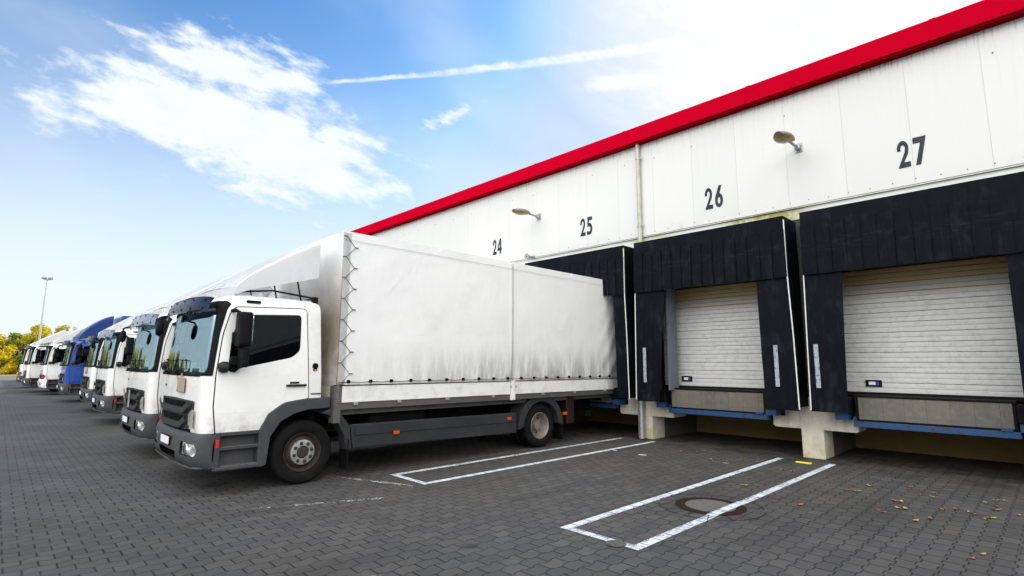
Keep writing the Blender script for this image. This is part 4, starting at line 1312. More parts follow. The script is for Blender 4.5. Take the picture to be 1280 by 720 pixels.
        g = MB(); g.prism(rounded([(-.16, 2.40), (.16, 2.42), (.16, 2.46), (-.16, 2.45)], .02), 0, -1.05, 1.05, .008); g.build('sun_visor', MT['plastic_dk'], root)
    # front mirror on its arm
    g = MB()
    g.tube([(-.98, .10, 2.38), (-.86, -.06, 2.33), (-.62, -.12, 2.30), (-.52, -.13, 2.26)], .017, 8)
    fm = g.build('front_mirror', MT['black'], root, 60)
    g = MB(); g.lathe([(-.175, .02), (-.17, .075), (-.13, .095), (-.09, .07), (-.08, .02)], 1, (0, 0, 0), 20)
    for v in g.bm.verts: v.co = Vector((v.co.x * .85 - .50, v.co.y, v.co.z * 1.3 + 2.15))
    g.build('mirror_shell', MT['black'], fm, 60)
    # ---- bonnet panel lines, grille
    if old:
        g = front_strip(-1.10, 1.10, .80, 1.02, .012, 20, 4, .02); gr = g.build('grille', MT['plastic_dk'], root, 50)
        for s_ in (-1, 1):
            g = front_strip(min(.86 * s_, 1.14 * s_), max(.86 * s_, 1.14 * s_), .86, .985, .03, 6, 2, .03); g.build('indicator', MT['orange'], gr, 50)
        for i in range(3):
            g = front_strip(-.8, .8, 1.06 + i * .07, 1.09 + i * .07, .01, 12, 1, .012); g.build('grille_slat', MT['plastic_dk'], gr)
    else:
        zt, zb = 1.185, .80
        def zf(x):
            ax = abs(x)
            return (zb + max(0, ax - .62) * .35 , zt - ax * .02)
        g = front_strip(-.86, .86, zb, zt, .010, 26, 6, .02, zf); gr = g.build('grille', MT['plastic_l'], root, 50)
        for (z0, z1, wd) in ((1.085, 1.155, .66), (.895, .975, .58)):
            def zf2(x, z0=z0, z1=z1, wd=wd):
                return (z0 + max(0, abs(x) - wd + .14) * .40, z1)
            g = front_strip(-wd, wd, z0, z1, .034, 22, 2, .004, zf2); g.build('air_intake', MT['black'], gr, 50)
        for (z0, z1, wd) in ((1.005, 1.083, .80), (.815, .893, .70)):
            def zf4(x, z0=z0, z1=z1, wd=wd):
                e = max(0, abs(x) - wd + .22) * .42
                return (z0 + e, z1 + e)
            g = front_strip(-wd, wd, z0, z1, .062, 26, 3, .05, zf4); g.build('grille_bar', MT['plastic_l'], gr, 50)
        for s_ in (-1, 1):
            def zf3(x): return (.84 + max(0, .86 - abs(x)) * .3, 1.06 - max(0, .84 - abs(x)) * .6)
            g = front_strip(min(.74 * s_, .93 * s_), max(.74 * s_, .93 * s_), 0, 0, .028, 6, 3, .02, zf3); hl = g.build('front_indicator', MT['lens_cream'], root, 50)
    if not old:
        g = front_strip(-.78, .78, .768, .815, .004, 16, 1, .003); g.build('grille_gap', MT['black'], root)
    g = front_strip(-.98, .98, 1.478, 1.495, .006, 20, 1, .004); g.build('scuttle_gap', MT['black'], root)
    g = MB(); g.lathe([(-.012, .016), (.02, .016)], 1, (-.72, yfront(-.72, 1.35, 1.15), 1.33), 10); g.build('bonnet_lock', MT['black'], root)
    # ---- bumper
    def ybump(x, z):
        ax = abs(x); w = 1.17; rc = .20
        y = .0 + .055 * (ax / w) ** 2 + (.03 * max(z - .62, 0) / .16) + .05 * max(.46 - z, 0) / .1
        if ax > w - rc:
            q = ax - (w - rc); y += (rc - math.sqrt(max(rc * rc - q * q, 0)))
        return y - .012
    bmp = MB(); bm = bmp.bm
    zl, zh = (.36, .775)
    zs = [zl, zl + .012, .42, .47, .55, .62, .70, .76, zh]
    rings = []
    for i, z in enumerate(zs):
        ins = (.012 if i in (0, len(zs) - 1) else 0)
        ring = []
        for q in range(37):
            s_ = q / 36 * 2 - 1
            x = (1.17 - ins) * (math.sin(s_ * math.pi / 2) * .8 + s_ * .2)
            ring.append((x, ybump(x, z) + ins, z))
        ring += [(1.17 - ins, .235, z), (1.10, .235, z), (1.10, .22, z)] + [(x, .22, z) for x in (.6, 0, -.6)] + [(-1.10, .22, z), (-1.10, .235, z), (-1.17 + ins, .235, z)]
        rings.append([bm.verts.new(p) for p in ring])
    n = len(rings[0])
    for i in range(len(rings) - 1):
        for q in range(n): bm.faces.new((rings[i][q], rings[i][(q + 1) % n], rings[i + 1][(q + 1) % n], rings[i + 1][q]))
    bm.faces.new(rings[0][::-1]); bm.faces.new(rings[-1])
    bmesh.ops.recalc_face_normals(bm, faces=list(bm.faces))
    bme = bmp.mesh()
    cut = [('DIFFERENCE', prism_mesh(rounded([(-.42, .42), (.42, .42), (.46, .52), (-.46, .52)], .02), 1, -.2, .10))]
    for s_ in (-1, 1):
        cut.append(('DIFFERENCE', prism_mesh(rounded([(s_ * .64, .50), (s_ * 1.07, .505), (s_ * 1.105, .58), (s_ * 1.06, .655), (s_ * .64, .665)], .035), 1, -.2, .14)))
    if 'BUMP' not in CACHE: CACHE['BUMP'] = boolean(bme, cut, 40)
    bp_ = inst('bumper', CACHE['BUMP'], MT['bumper_white'] if style == 'old_white' or (old and label.find('white bumper') >= 0) else MT['plastic'], root)
    for s_ in (-1, 1):
        # headlamp bowl, bulbs and glass
        g = MB(); g.prism(rounded([(s_ * .67, .505), (s_ * 1.0, .51), (s_ * 1.03, .58), (s_ * .99, .65), (s_ * .67, .66)], .03), 1, .105, .137); h_ = g.build('headlight', MT['chrome'], root)
        for (cx, rad) in ((.775, .072), (.93, .055)):
            g = MB(); g.lathe([(.03 + (.045 if cx > .9 else 0), rad), (.04 + (.045 if cx > .9 else 0), rad * .93), (.095, rad * .5), (.104, .012)], 1, (s_ * cx, 0, .58), 20)
            g.build('lamp_reflector', MT['chrome'], h_, 50)
        g = MB(); g.grid(lambda u, v, s_=s_: (s_ * (.635 + .475 * u), ybump(s_ * (.635 + .475 * u), .58) + .030 + .012 * math.sin(u * 9) * math.sin(v * 6), .505 + .15 * v), 18, 8); g.build('lamp_facets', MT['facet'], h_, 30)
        def hg(u, v, s_=s_):
            x = s_ * (.63 + .485 * u); z = .50 + .165 * v + (.0)
            return (x, ybump(x, .58) + .006, z)
        g = MB(); g.grid(hg, 8, 4)
        cutg = prism_mesh(rounded([(s_ * .64, .50), (s_ * 1.07, .505), (s_ * 1.105, .58), (s_ * 1.06, .655), (s_ * .64, .665)], .035), 1, -.2, .2)
        bmesh.ops.solidify(g.bm, geom=list(g.bm.faces), thickness=.003)
        me = boolean(g.mesh(), [('INTERSECT', cutg)])
        inst('lamp_glass', me, MT['lens'], h_)
    g = MB(); g.box((-.30, ybump(-.15, .6) - .022, .565), (.22, ybump(-.15, .6) - .006, .685), .003); pl = g.build('number_plate', MT['black'], root)
    g = MB(); g.box((-.245, ybump(-.15, .6) - .026, .575), (.21, ybump(-.15, .6) - .0225, .675), .002); g.build('plate_field', MT['plate'], pl)
    g = MB(); g.box((-.29, ybump(-.15, .6) - .026, .575), (-.247, ybump(-.15, .6) - .0225, .675), .002); g.build('plate_band', MT['eu'], pl)
    g = MB()
    g.grid(lambda u, v: ((1.171 * (2 * u - 1)), ybump(1.17 * (2 * u - 1), .40) - .006, .362 + .022 * v), 30, 1)
    bmesh.ops.solidify(g.bm, geom=list(g.bm.faces), thickness=.004)
    g.build('bumper_lip', MT['scuff'], bp_, 50)
    # ---- deflector
    W0, W1 = 1.0, 1.14
    zr = 3.44 if style != 'blue' else 3.62
    def defl(u, v):
        # v: 0 front nose .. 1 rear; u across incl. sides
        y = .30 + (1.48 - .30) * v
        hw = W0 + (W1 - W0) * v
        top = 2.66 + (zr - 2.66) * (1 - (1 - v) ** (1.12 if style != 'blue' else 1.5))
        bot = 2.56 + (2.89 - 2.56) * v
        if u < .18: s_ = u / .18; x = -hw; z = bot + (top - .05 * (.3 + v) - bot) * s_
        elif u < .30: s_ = (u - .18) / .12; a = s_ * math.pi / 2; rad = .05 * (.3 + v); x = -hw + rad * (1 - math.cos(a)); z = top - rad + rad * math.sin(a)
        elif u < .70: s_ = (u - .30) / .40; rad = .05 * (.3 + v); x = (-hw + rad) + (2 * hw - 2 * rad) * s_; z = top + .02 * math.sin(math.pi * s_)
        elif u < .82: s_ = (u - .70) / .12; a = (1 - s_) * math.pi / 2; rad = .05 * (.3 + v); x = hw - rad * (1 - math.cos(a)); z = top - rad + rad * math.sin(a)
        else: s_ = (u - .82) / .18; x = hw; z = (top - .05 * (.3 + v)) + (bot - (top - .05 * (.3 + v))) * s_
        # nose curls down and rounds in plan
        if v < .25: y += .10 * abs(x / hw) ** 3 * (1 - v / .25)
        return (x, y, z)
    g = MB(); g.grid(defl, 50, 18)
    g.grid(lambda u, v: ((-W0 + 2 * W0 * u), .30 + .10 * abs(2 * u - 1) ** 3, 2.54 + (2.66 + .0 - 2.54) * v), 20, 2)
    bmesh.ops.solidify(g.bm, geom=list(g.bm.faces), thickness=.012)
    df = g.build('roof_deflector', paint if style == 'blue' else MT['deflector'], root, 50)
    g = MB()
    for s_ in (-1, 1):
        g.tube([(s_ * .95, .40, 2.60), (s_ * .99, .9, 2.66), (s_ * 1.0, 1.5, 2.60)], .014, 6)
        g.tube([(s_ * .99, .95, 2.56), (s_ * .98, .90, 2.80)], .012, 6); g.tube([(s_ * .99, 1.30, 2.55), (s_ * .98, 1.22, 2.9)], .012, 6)
        g.box((s_ * 1.0 - .03, 1.46, 2.52), (s_ * 1.0 + .03, 1.54, 2.62), .005)
    g.tube([(-1.0, 1.5, 2.60), (1.0, 1.5, 2.60)], .012, 6)
    g.build('deflector_frame', MT['black'], df)
    # ---- chassis & body
    g = MB()
    for s_ in (-1, 1):
        g.box((s_ * .42 - .04, .3, .62), (s_ * .42 + .04, 8.9, .86), .005)
    for yy in (1.6, 2.6, 3.9, 5.4, 7.4, 8.6): g.box((-.9, yy - .04, .82), (.9, yy + .04, .98))
    g.box((-.5, .3, .45), (.5, 1.5, .85), .05); g.lathe([(-1.0, .05), (1.0, .05)], 0, (0, 1.40, .43), 12); g.lathe([(-1.0, .08), (1.0, .08)], 0, (0, 6.23, .43), 12); g.lathe([(-.12, .08), (-.08, .22), (.08, .22), (.12, .08)], 0, (0, 6.23, .43), 20)
    g.box((-.98, 3.0, .42), (-.55, 4.2, .95), .05); g.box((.55, 2.5, .45), (.95, 3.6, .92), .08); g.box((-1.0, 7.9, .5), (1.0, 8.1, .62)); g.tube([(0, 2, .5), (0, 6.2, .45)], .05, 8)
    g.build('chassis', MT['chassis'], root)
    g = MB()
    g.box((-1.235, 1.80, .985), (1.235, 8.93, 1.085), .004); g.box((-1.10, 1.86, .90), (1.10, 8.9, .984))
    br = g.build('floor_rail', MT['rail'], root)
    g = MB(); g.box((1.10, 1.76, .80), (1.25, 1.87, 1.33), .006); g.box((-1.25, 1.76, .80), (-1.10, 1.87, 1.33), .006); g.build('front_post', MT['rail'], root)
    g = MB(); g.box((-1.25, 1.79, 1.09), (1.25, 1.83, 3.55)); g.build('headboard', MT['headboard'], root)
    for s_ in (-1, 1):
        xa, xb = (min(1.22 * s_, 1.252 * s_), max(1.22 * s_, 1.252 * s_))
        g = MB()
        for (ya, yb_) in ((1.88, 5.28), (5.42, 8.93)):
            g.box((xa, ya, 1.088), (xb, yb_, 1.325), .004)
            for zz in (1.165, 1.245): g.box((min(1.2515 * s_, 1.2545 * s_), ya + .02, zz), (max(1.2515 * s_, 1.2545 * s_), yb_ - .02, zz + .006))
        sb_ = g.build('dropside_board', MT['board'], root)
        g = MB(); g.box((min(1.21 * s_, 1.262 * s_), 5.29, .98), (max(1.21 * s_, 1.262 * s_), 5.41, 1.36), .005); g.box((min(1.262 * s_, 1.27 * s_), 5.33, 1.0), (max(1.262 * s_, 1.27 * s_), 5.37, 1.34), .002); g.build('stake_post', MT['board'], sb_)
        g = MB()
        for yy in (2.1, 2.85, 3.8, 4.85, 6.2, 7.2, 8.3): g.box((min(1.236 * s_, 1.262 * s_), yy - .035, 1.045), (max(1.236 * s_, 1.262 * s_), yy + .035, 1.085), .003)
        for yy in (5.29, 5.42): g.box((min(1.262 * s_, 1.275 * s_), yy - .012, 1.21), (max(1.262 * s_, 1.275 * s_), yy + .012, 1.25), .003)
        g.build('board_latches', MT['galv'], sb_)
        # side guard
        g = MB(); g.prism([(2.12, .42), (5.52, .33 + .02), (5.52, .73), (2.06, .76)], 0, min(1.13 * s_, 1.19 * s_), max(1.13 * s_, 1.19 * s_), .012)
        g.prism([(2.14, .60), (5.50, .56), (5.50, .72), (2.14, .745)], 0, min(1.19 * s_, 1.205 * s_), max(1.19 * s_, 1.205 * s_), .005)
        sg_ = g.build('side_guard', MT['skirt'], root)
        for yy, zz in ((2.84, .585), (5.30, .635)):
            g = MB(); g.box((min(1.2 * s_, 1.222 * s_), yy - .05, zz - .025), (max(1.2 * s_, 1.222 * s_), yy + .05, zz + .025), .004); g.build('side_reflector', MT['orange'], sg_)
        # rear wheel arch
        def arcp(r_, a0, a1, n, cy=6.23, cz=.40): return [(cy + r_ * math.cos(R(a0 + (a1 - a0) * i / n)), cz + r_ * .98 * math.sin(R(a0 + (a1 - a0) * i / n))) for i in range(n + 1)]
        g = MB(); g.prism(arcp(.66, 0, 180, 18) + arcp(.52, 175, 5, 18), 0, min(.85 * s_, 1.20 * s_), max(.85 * s_, 1.20 * s_), .012); g.build('rear_wheel_arch', MT['skirt'], root)
        g = MB(); g.box((min(.9 * s_, 1.18 * s_), 6.87, .10), (max(.9 * s_, 1.18 * s_), 6.885, .5)); g.build('mud_flap', MT['black'], root)
        g = MB(); g.box((min(1.15 * s_, 1.19 * s_), 6.90, .60), (max(1.15 * s_, 1.19 * s_), 7.02, .66), .004); g.build('side_reflector', MT['orange'], root)
        wheel(root, 1.14 * s_, 1.40, s_); wheel(root, 1.16 * s_, 6.23, s_, True)
        # rope along the bottom through eyelets
    g = MB(); g.box((.95, 7.1, .40), (1.12, 7.35, .98), .02); g.build('extinguisher_case', mat('dull_red_case', (0.018, 0.004, 0.004), 0.5), root)
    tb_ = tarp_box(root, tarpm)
    if style != 'blue':
        ys = [1.96 + .36 * i for i in range(20)]
        for s_ in (1, -1):
            g = MB()
            g.tube([(s_ * 1.268, 1.80, 1.375)] + [(s_ * (1.272 + (.004 if i % 2 else 0)), 1.96 + .18 * i, 1.385 - (.010 if i % 2 else 0)) for i in range(39)], .005, 6)
            g.tube([(s_ * 1.257, 1.74, 1.338), (s_ * 1.257, 8.93, 1.338)], .006, 6)
            g.build('tarpaulin_rope', MT['black'], tb_)
            if ('EY', s_) not in CACHE:
                g = MB(); g.lathe([(s_ * 1.25, .026), (s_ * 1.286, .026), (s_ * 1.29, .018)], 0, (0, 0, 0), 10); CACHE[('EY', s_)] = g.mesh(40)
            for y_ in ys:
                if abs(y_ - 5.35) < .1: y_ += .06
                e_ = inst('eyelet', CACHE[('EY', s_)], MT['black'], tb_); e_.location = (0, y_, 1.39)
        # zigzag lacing on the front corner
        g = MB(); pts = []
        for i in range(15):
            zz = 3.56 - i * .158
            pts.append((1.268, 1.83 if i % 2 == 0 else 1.97, zz))
        pts.append((1.268, 1.90, 1.37))
        g.tube(pts, .0055, 6)
        for p in pts[:-1]:
            dy = .05 if p[1] > 1.9 else -.05
            g.box((1.262, min(p[1], p[1] + dy), p[2] - .006), (1.276, max(p[1], p[1] + dy), p[2] + .006))
        g.build('corner_lacing', MT['lace'], tb_)
        g = MB(); g.grid(lambda u, v: (1.264 + .004 * noise.noise(Vector((u * 3, v * 9, 1))), 1.775 + .125 * u, 1.345 + (3.62 - 1.345) * v), 3, 24)
        bmesh.ops.solidify(g.bm, geom=list(g.bm.faces), thickness=.003)
        g.build('corner_flap', MT['tarp'], tb_, 50)
        g = MB(); g.grid(lambda u, v: (1.277 + .003 * noise.noise(Vector((u * 3, v * 9, 6))), 5.30 + .035 * u, 1.36 + (3.62 - 1.36) * v), 1, 20); g.grid(lambda u, v: (1.2765, 1.79 + 7.1 * u, 3.50 + .008 * v), 10, 1)
        bmesh.ops.solidify(g.bm, geom=list(g.bm.faces), thickness=.003)
        g.build('tarpaulin_seam', MT['tarp'], tb_)
    return root


CACHE = {}
MT['galv_dk'] = mat('worn_step_tread', (0.16, 0.16, 0.155), 0.5, 0.4, 0.8, 25, 0.6, 90, dark=(0.05, 0.05, 0.05))
MT['scuff'] = mat('scuffed_lip', (0.16, 0.155, 0.15), 0.6, 0, 0.9, 7, 0.2, 60, dark=(0.05, 0.05, 0.05))
MT['lining'] = mat('dark_cab_lining', (0.030, 0.034, 0.036), 0.9, 0, 0.3, 6)
MT['facet'] = mat('faceted_lamp_reflector', (0.82, 0.82, 0.80), 0.22, 0.75, 0.6, 22, 0.5, 40, dark=(0.35, 0.35, 0.34))
MT['lens_cream'] = mat('clear_indicator_lens', (0.62, 0.60, 0.52), 0.2, 0.0, 0.3, 30, coat=0.6)
MT['deflector'] = mat('white_deflector', (0.86, 0.86, 0.87), 0.30, 0, 0.3, 1.5, 0.3, 3, coat=0.3)
MT['headboard'] = mat('headboard_sheet', (0.62, 0.58, 0.50), 0.6, 0, 0.5, 1.5)
MT['visor_white'] = mat('pale_visor_plastic', (0.35, 0.42, 0.52), 0.25, 0, 0.3, 6, 0, coat=0.6)
MT['lace'] = mat('grey_lacing_cord', (0.10, 0.10, 0.11), 0.7)
MT['bumper_white'] = mat('white_bumper_paint', (0.74, 0.74, 0.73), 0.4, 0, 0.4, 5)

XC0 = -8.60
Y0 = 1.80
tA = build_truck('modern', 'nearest white truck with brown plate below its windscreen and long white tarpaulin body')
tT = build_truck('tall', 'second truck from the camera with two beige strips on its grille')
tB = build_truck('blue', 'blue truck with tall blue roof deflector among the white ones')
tO = build_truck('old', 'truck with a white bumper and orange indicator beside the blue truck')
tO2 = build_truck('old', 'farthest truck of the row with an orange indicator, by the autumn trees')


def place(t_, slot, dy=0.0):
    t_.location = (XC0 - PITCHX * slot, Y0 + dy, 0)


place(tA, 0)
t2 = copy_tree(tT); t3 = copy_tree(tA); t6 = copy_tree(tA)
place(tT, 1, 0.05); place(t2, 2.87, .27); place(t3, 4.2, .40); place(tB, 6, .20); place(tO, 8, -.12); place(t6, 9, -.62); place(tO2, 11, -.70)
t2['label'] = 'third truck from the camera, white, with black grille bars beside the broad gap'
t3['label'] = 'white truck directly in front of the blue truck, small plate below its windscreen'
t6['label'] = 'white truck with dark bumper between the two trucks that have orange indicators'
# beige strips on the grille of the tall one
gr = [c for c in children(tT) if c.name.startswith('grille')][0]
for x0, z0, z1 in ((-.62, .98, 1.15), (-.05, .84, 1.15)):
    g = front_strip(x0, x0 + .17, z0, z1, .07, 3, 2, .02); g.build('grille_strip', MT['beige'], gr)
gr = [c for c in children(t2) if c.name.startswith('grille')][0]
for x0, z0, z1 in ((-.60, .84, 1.13), (-.25, .84, 1.13), (.1, .84, 1.13)):
    g = front_strip(x0, x0 + .13, z0, z1, .07, 3, 2, .02); g.build('grille_strip', MT['plastic_dk'], gr)
for tt, xx in ((tA, .18), (t3, .10)):
    yy = yfront(xx, 1.3, 1.15)
    g = MB(); g.box((xx - .06, yy - .03, 1.26), (xx + .28, yy - .008, 1.46), .012)
    g.box((xx + .10, yy - .03, 1.44), (xx + .13, yy - .01, 1.52), .004)
    pl = g.build('flap_plate', MT['brown'], tt)
    g = MB()
    for a in (-.04, .26):
        for b_ in (1.28, 1.44): g.lathe([(-.034, .007), (-.028, .007)], 1, (xx + a, yy, b_), 6)
    g.build('plate_screws', MT['black'], pl)

# ================================================================== GROUND DETAILS
def strip(name, pts, material, z=.004):
    g = MB(); vs = [g.bm.verts.new((p[0], p[1], z)) for p in pts]; g.bm.faces.new(vs)
    if g.bm.faces[:][0].normal.z < 0: bmesh.ops.reverse_faces(g.bm, faces=list(g.bm.faces))
    return g.build(name, material)


def bayline(x0, x1, y0, y1, w=.105):
    """open U painted on the ground: two long lines joined at the camera end"""
    g = MB()
    def q(a, b_, c, d): g.quad((a, c, .004), (b_, c, .004), (b_, d, .004), (a, d, .004))
    q(x0, x0 + w, y0, y1); q(x1 - w, x1, y0, y1 + .02); q(x0 + w, x1 - w, y0, y0 + w * .9)
    o = g.build('bay_marking', MT['marking'])
    return o


tag(bayline(-3.75, -2.82, 4.33, 10.35), kind='structure')
tag(bayline(-7.20, -6.29, 4.43, 10.45), kind='structure')
tag(strip('faded_marking', [(-7.9, 3.7), (-7.86, 3.62), (-6.3, 4.24), (-6.34, 4.32)], MT['faded']), kind='structure')
tag(strip('faded_marking', [(-6.62, 2.35), (-6.6, 2.26), (-6.0, 3.6), (-6.05, 3.7)], MT['faded']), kind='structure')
tag(strip('faded_marking', [(-3.95, 2.35), (-3.95, 2.27), (-3.5, 2.35), (-3.5, 2.43)], MT['faded']), kind='structure')
g = MB(); bm = g.bm
vs = []
for i in range(14):
    a = 2 * math.pi * i / 14; r_ = .10 * (1 + .25 * noise.noise(Vector((math.cos(a) * 2, math.sin(a) * 2, 4))))
    vs.append(bm.verts.new((-3.06 + r_ * math.cos(a), 4.33 + r_ * math.sin(a), .009)))
bm.faces.new(vs)
tag(g.build('mortar_patch', MT['mortar']), kind='structure')

# manhole
mh = empty('manhole_cover', (-3.07, 6.26, 0)); tag(mh, 'round rusty manhole cover under the painted line before dock 26', 'manhole cover')
g = MB(); g.lathe([(.006, .40), (.010, .395), (.010, .29), (.006, .285)], 2, (0, 0, 0), 48); g.build('rim_ring', MT['iron'], mh)
g = MB(); g.lathe([(.004, .284), (.011, .28), (.012, .01)], 2, (0, 0, 0), 48); g.build('cover', MT['cover_fill'], mh)
g = MB()
for i in range(14):
    a = 2 * math.pi * (i + .4) / 14
    d = Vector((math.cos(a), math.sin(a), 0)); n_ = Vector((-d.y, d.x, 0)) * .004
    a_, b_ = d * .405, d * random.uniform(.56, .68)
    g.quad(a_ - n_ + Vector((0, 0, .0045)), b_ - n_ + Vector((0, 0, .0045)), b_ + n_ + Vector((0, 0, .0045)), a_ + n_ + Vector((0, 0, .0045)))
for i in range(60):
    a, a2 = 2 * math.pi * i / 60, 2 * math.pi * (i + 1) / 60
    if i % 15 in (3, 4): continue
    r_ = .585
    g.quad((r_ * math.cos(a), r_ * math.sin(a), .0045), (r_ * math.cos(a2), r_ * math.sin(a2), .0045), ((r_ + .008) * math.cos(a2), (r_ + .008) * math.sin(a2), .0045), ((r_ + .008) * math.cos(a), (r_ + .008) * math.sin(a), .0045))
g.build('cut_joints', MT['black'], mh)
# the marking runs on across the cover
g = MB(); g.quad((.147, -.42, .0135), (.252, -.42, .0135), (.252, .42, .0135), (.147, .42, .0135)); g.build('painted_line', MT['marking'], mh)

tag(MB().box((-3.36, 10.06, .004), (-3.12, 10.13, .022), .004).build('yellow_strip', MT['yellow']), 'bright yellow plastic strip lying before the pier between docks 26 and 27', 'plastic strip')


def leaf_mesh(seed):
    rnd = random.Random(seed); g = MB(); bm = g.bm
    n = 7; pts = []
    L_ = .055; W_ = .022
    def pt(u, s_):
        w = W_ * math.sin(math.pi * u) ** .7 * (1 + .25 * rnd.uniform(-1, 1))
        return Vector(((u - .5) * 2 * L_, s_ * w, .004 + .014 * (2 * u - 1) ** 2 + (.008 if s_ else 0) * rnd.uniform(.3, 1.4)))
    mid_ = [bm.verts.new(pt(i / n, 0)) for i in range(n + 1)]
    for s_ in (1, -1):
        ed = [bm.verts.new(pt(i / n, s_)) for i in range(1, n)]
        bm.faces.new((mid_[0], mid_[1], ed[0])); bm.faces.new((mid_[-2], mid_[-1], ed[-1]))
        for i in range(1, n - 1): bm.faces.new((mid_[i], mid_[i + 1], ed[i], ed[i - 1]))
    bmesh.ops.recalc_face_normals(bm, faces=list(bm.faces))
    bmesh.ops.solidify(bm, geom=list(bm.faces), thickness=.0008)
    return g.mesh(40)


LM = [leaf_mesh(i) for i in range(5)]
from_px = []


def gpt(x, y):
    d = f * F_PX + rr * (x - 640) + uu * (360 - y)
    t_ = -1.66 / d.z
    return (d.x * t_, d.y * t_)


leaf_px = [(1111, 610, 'b'), (1137, 609.5, 'b'), (1120, 627, 'b'), (1126, 628, 'y'), (1152, 619, 'b'), (1166, 622, 'y'), (1167, 616.5, 'y'), (1194, 637, 'b'), (1220, 644, 'b'), (1212, 641, 'y'), (1231, 649.5, 'y'), (1241, 648.5, 'y'),
           (1145, 652, 'y'), (1163, 649.5, 'b'), (1179, 638, 'b'), (1247, 638.5, 'b'), (1249, 634, 'b'), (1245, 626, 'y'), (1256, 626.5, 'y'), (1233, 629, 'y'), (1217, 699.5, 'b'), (1229, 694, 'y'), (1100, 639, 'b'), (1132, 637, 'y'), (1123, 636, 'y'),
           (1072, 615, 'y'), (1060, 613, 'b'), (1087, 608, 'y'), (1000, 632, 'b'), (969, 627.5, 'b'), (931, 607.5, 'y'), (892, 578, 'b'), (889, 576, 'b'), (888, 575, 'y'), (909, 578, 'b'), (872, 566, 'b'), (860, 566, 'b'), (881, 564, 'y'), (838, 568, 'b'), (853, 565, 'b'), (930, 576, 'b'), (946, 577.5, 'y'), (1105, 641, 'b'), (1275, 645, 'y'), (990, 590, 'b'), (978, 588, 'b')]
for i, (px, py, c) in enumerate(leaf_px):
    X_, Y_ = gpt(px, py)
    me = LM[i % 5].copy(); me.materials.append(MT['dead_leaf'] if c == 'b' else MT['dead_leaf_y'])
    o = bpy.data.objects.new('fallen_leaf', me); COL.objects.link(o)
    s_ = random.uniform(.55, 1.05)
    o.location = (X_, Y_, .003); o.rotation_euler = (0, 0, random.uniform(0, 6.28)); o.scale = (s_, s_, s_)
    tag(o, ('brown' if c == 'b' else 'yellowish') + ' dry leaf lying on the dark paving before docks 26 and 27', 'leaf', 'fallen leaves on the paving')
for (px, py, lab, s_) in ((803, 569, 'flat white scrap of paper on the paving before dock 26', .09), (769, 563.5, 'small white crumpled scrap lying on the line beside the nearest truck', .05), (907, 579.3, 'white scrap of paper among the leaves before dock 26', .05)):
    X_, Y_ = gpt(px, py)
    g = MB(); g.grid(lambda u, v: ((u - .5) * s_ * 1.6, (v - .5) * s_, .006 + .012 * abs(noise.noise(Vector((u * 4, v * 4, px))))), 5, 4)
    bmesh.ops.solidify(g.bm, geom=list(g.bm.faces), thickness=.001)
    o = g.build('paper_scrap', MT['litter']); o.location = (X_, Y_, 0); o.rotation_euler = (0, 0, .5); tag(o, lab, 'litter')

# ================================================================== BACKGROUND
lp = empty('light_mast', (-76, 3.15, 0)); tag(lp, 'tall thin light mast with a twin floodlight head behind the far trucks', 'light mast')
g = MB(); g.tube([(0, 0, 0), (0, 0, 5), (0, 0, 10.5)], [.13, .09, .055], 12); g.build('mast', MT['galv'], lp, 40)
g = MB(); g.box((-.06, -.30, 10.45), (.06, .30, 10.55)); g.build('cross_arm', MT['galv'], lp)
for s_ in (-1, 1):
    g = MB(); g.box((-.25, s_ * .26 - .22, 10.55), (.30, s_ * .26 + .22, 10.75), .04); g.build('floodlight', MT['lamp_grey'], lp)


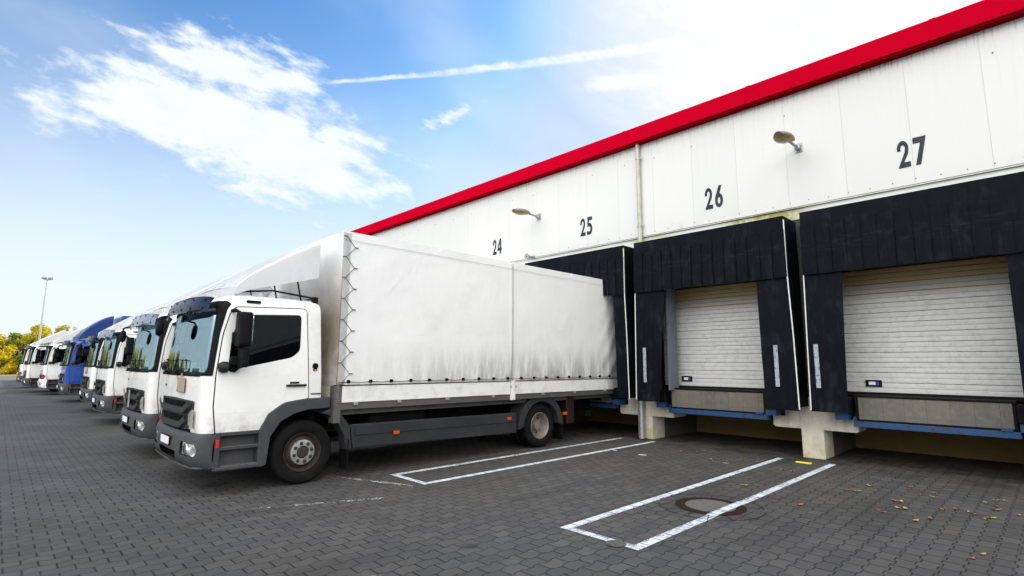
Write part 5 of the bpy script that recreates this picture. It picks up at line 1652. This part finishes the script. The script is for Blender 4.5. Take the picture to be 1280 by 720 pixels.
def tree(x, y, h, wd, lm, label, seed, nleaf=5200):
    rnd = random.Random(seed)
    root = empty('tree', (x, y, 0)); tag(root, label, 'tree', 'autumn trees at the far edge of the yard')
    g = MB()
    g.tube([(0, 0, 0), (rnd.uniform(-.1, .1), rnd.uniform(-.1, .1), h * .35), (rnd.uniform(-.2, .2), rnd.uniform(-.2, .2), h * .8)], [.2, .14, .05], 8)
    cl = []
    for i in range(26):
        a = rnd.uniform(0, 6.28); t_ = rnd.uniform(.12, .98)
        rad = wd * (math.sin(math.pi * (t_ ** .8)) ** .6) * rnd.uniform(.3, .95)
        c = Vector((rad * math.cos(a), rad * math.sin(a), h * (.10 + .85 * t_)))
        cl.append((c, rnd.uniform(.45, .95) * wd * .42))
        g.tube([(0, 0, max(h * .15, c.z * .6)), tuple(c * .6 + Vector((0, 0, c.z * .35))), tuple(c)], [.06, .03, .01], 5)
    g.build('trunk', MT['bark'], root)
    g = MB(); bm = g.bm
    for i in range(nleaf):
        c, r_ = rnd.choice(cl)
        d = Vector((rnd.gauss(0, 1), rnd.gauss(0, 1), rnd.gauss(0, 1))).normalized() * r_ * rnd.random() ** .45
        p = c + d
        if p.z < .1: p.z = .1 + rnd.random() * .4
        s_ = rnd.uniform(.08, .17)
        a = Vector((rnd.gauss(0, 1), rnd.gauss(0, 1), rnd.gauss(0, 1))).normalized(); b_ = a.orthogonal().normalized(); 
        a = a * s_; b_ = b_ * s_ * .7
        vs = [bm.verts.new(p - a), bm.verts.new(p + b_), bm.verts.new(p + a), bm.verts.new(p - b_)]
        bm.faces.new(vs)
    g.build('crown', MT[lm], root)
    return root


tl = [(-93, 6.0, 7.6, 3.0, 'leaf_olive', 'rounded olive and golden tree behind the light mast'),
      (-90, 3.6, 7.2, 2.2, 'leaf_yellow', 'tall bright yellow tree left of the light mast'),
      (-91, 1.4, 6.0, 1.9, 'leaf_green', 'pointed yellow-green tree left of the tall yellow one'),
      (-89, -.4, 5.6, 2.2, 'leaf_gold', 'orange-gold tree near the left edge of the picture'),
      (-88, -3.6, 5.8, 2.6, 'leaf_yellow', 'yellow tree at the very left edge of the picture'),
      (-87, 2.4, 3.0, 1.5, 'leaf_green', 'low yellow-green bush under the pointed tree'),
      (-86.5, .6, 2.6, 1.4, 'leaf_gold', 'low orange bush at the edge of the yard'),
      (-86.5, 4.6, 2.8, 1.5, 'leaf_yellow', 'low yellow bush under the light mast'),
      (-90, -7.4, 6.2, 2.8, 'leaf_gold', 'golden tree left of the yellow edge tree'), (-91, -12, 6.6, 3.0, 'leaf_green', 'green tree beyond the left edge of the picture'), (-92, -17, 6.0, 3.0, 'leaf_yellow', 'farthest yellow tree beyond the left edge')]
for i, a in enumerate(tl):
    tree(a[0], a[1], a[2] * .86, a[3], a[4], a[5], 40 + i)
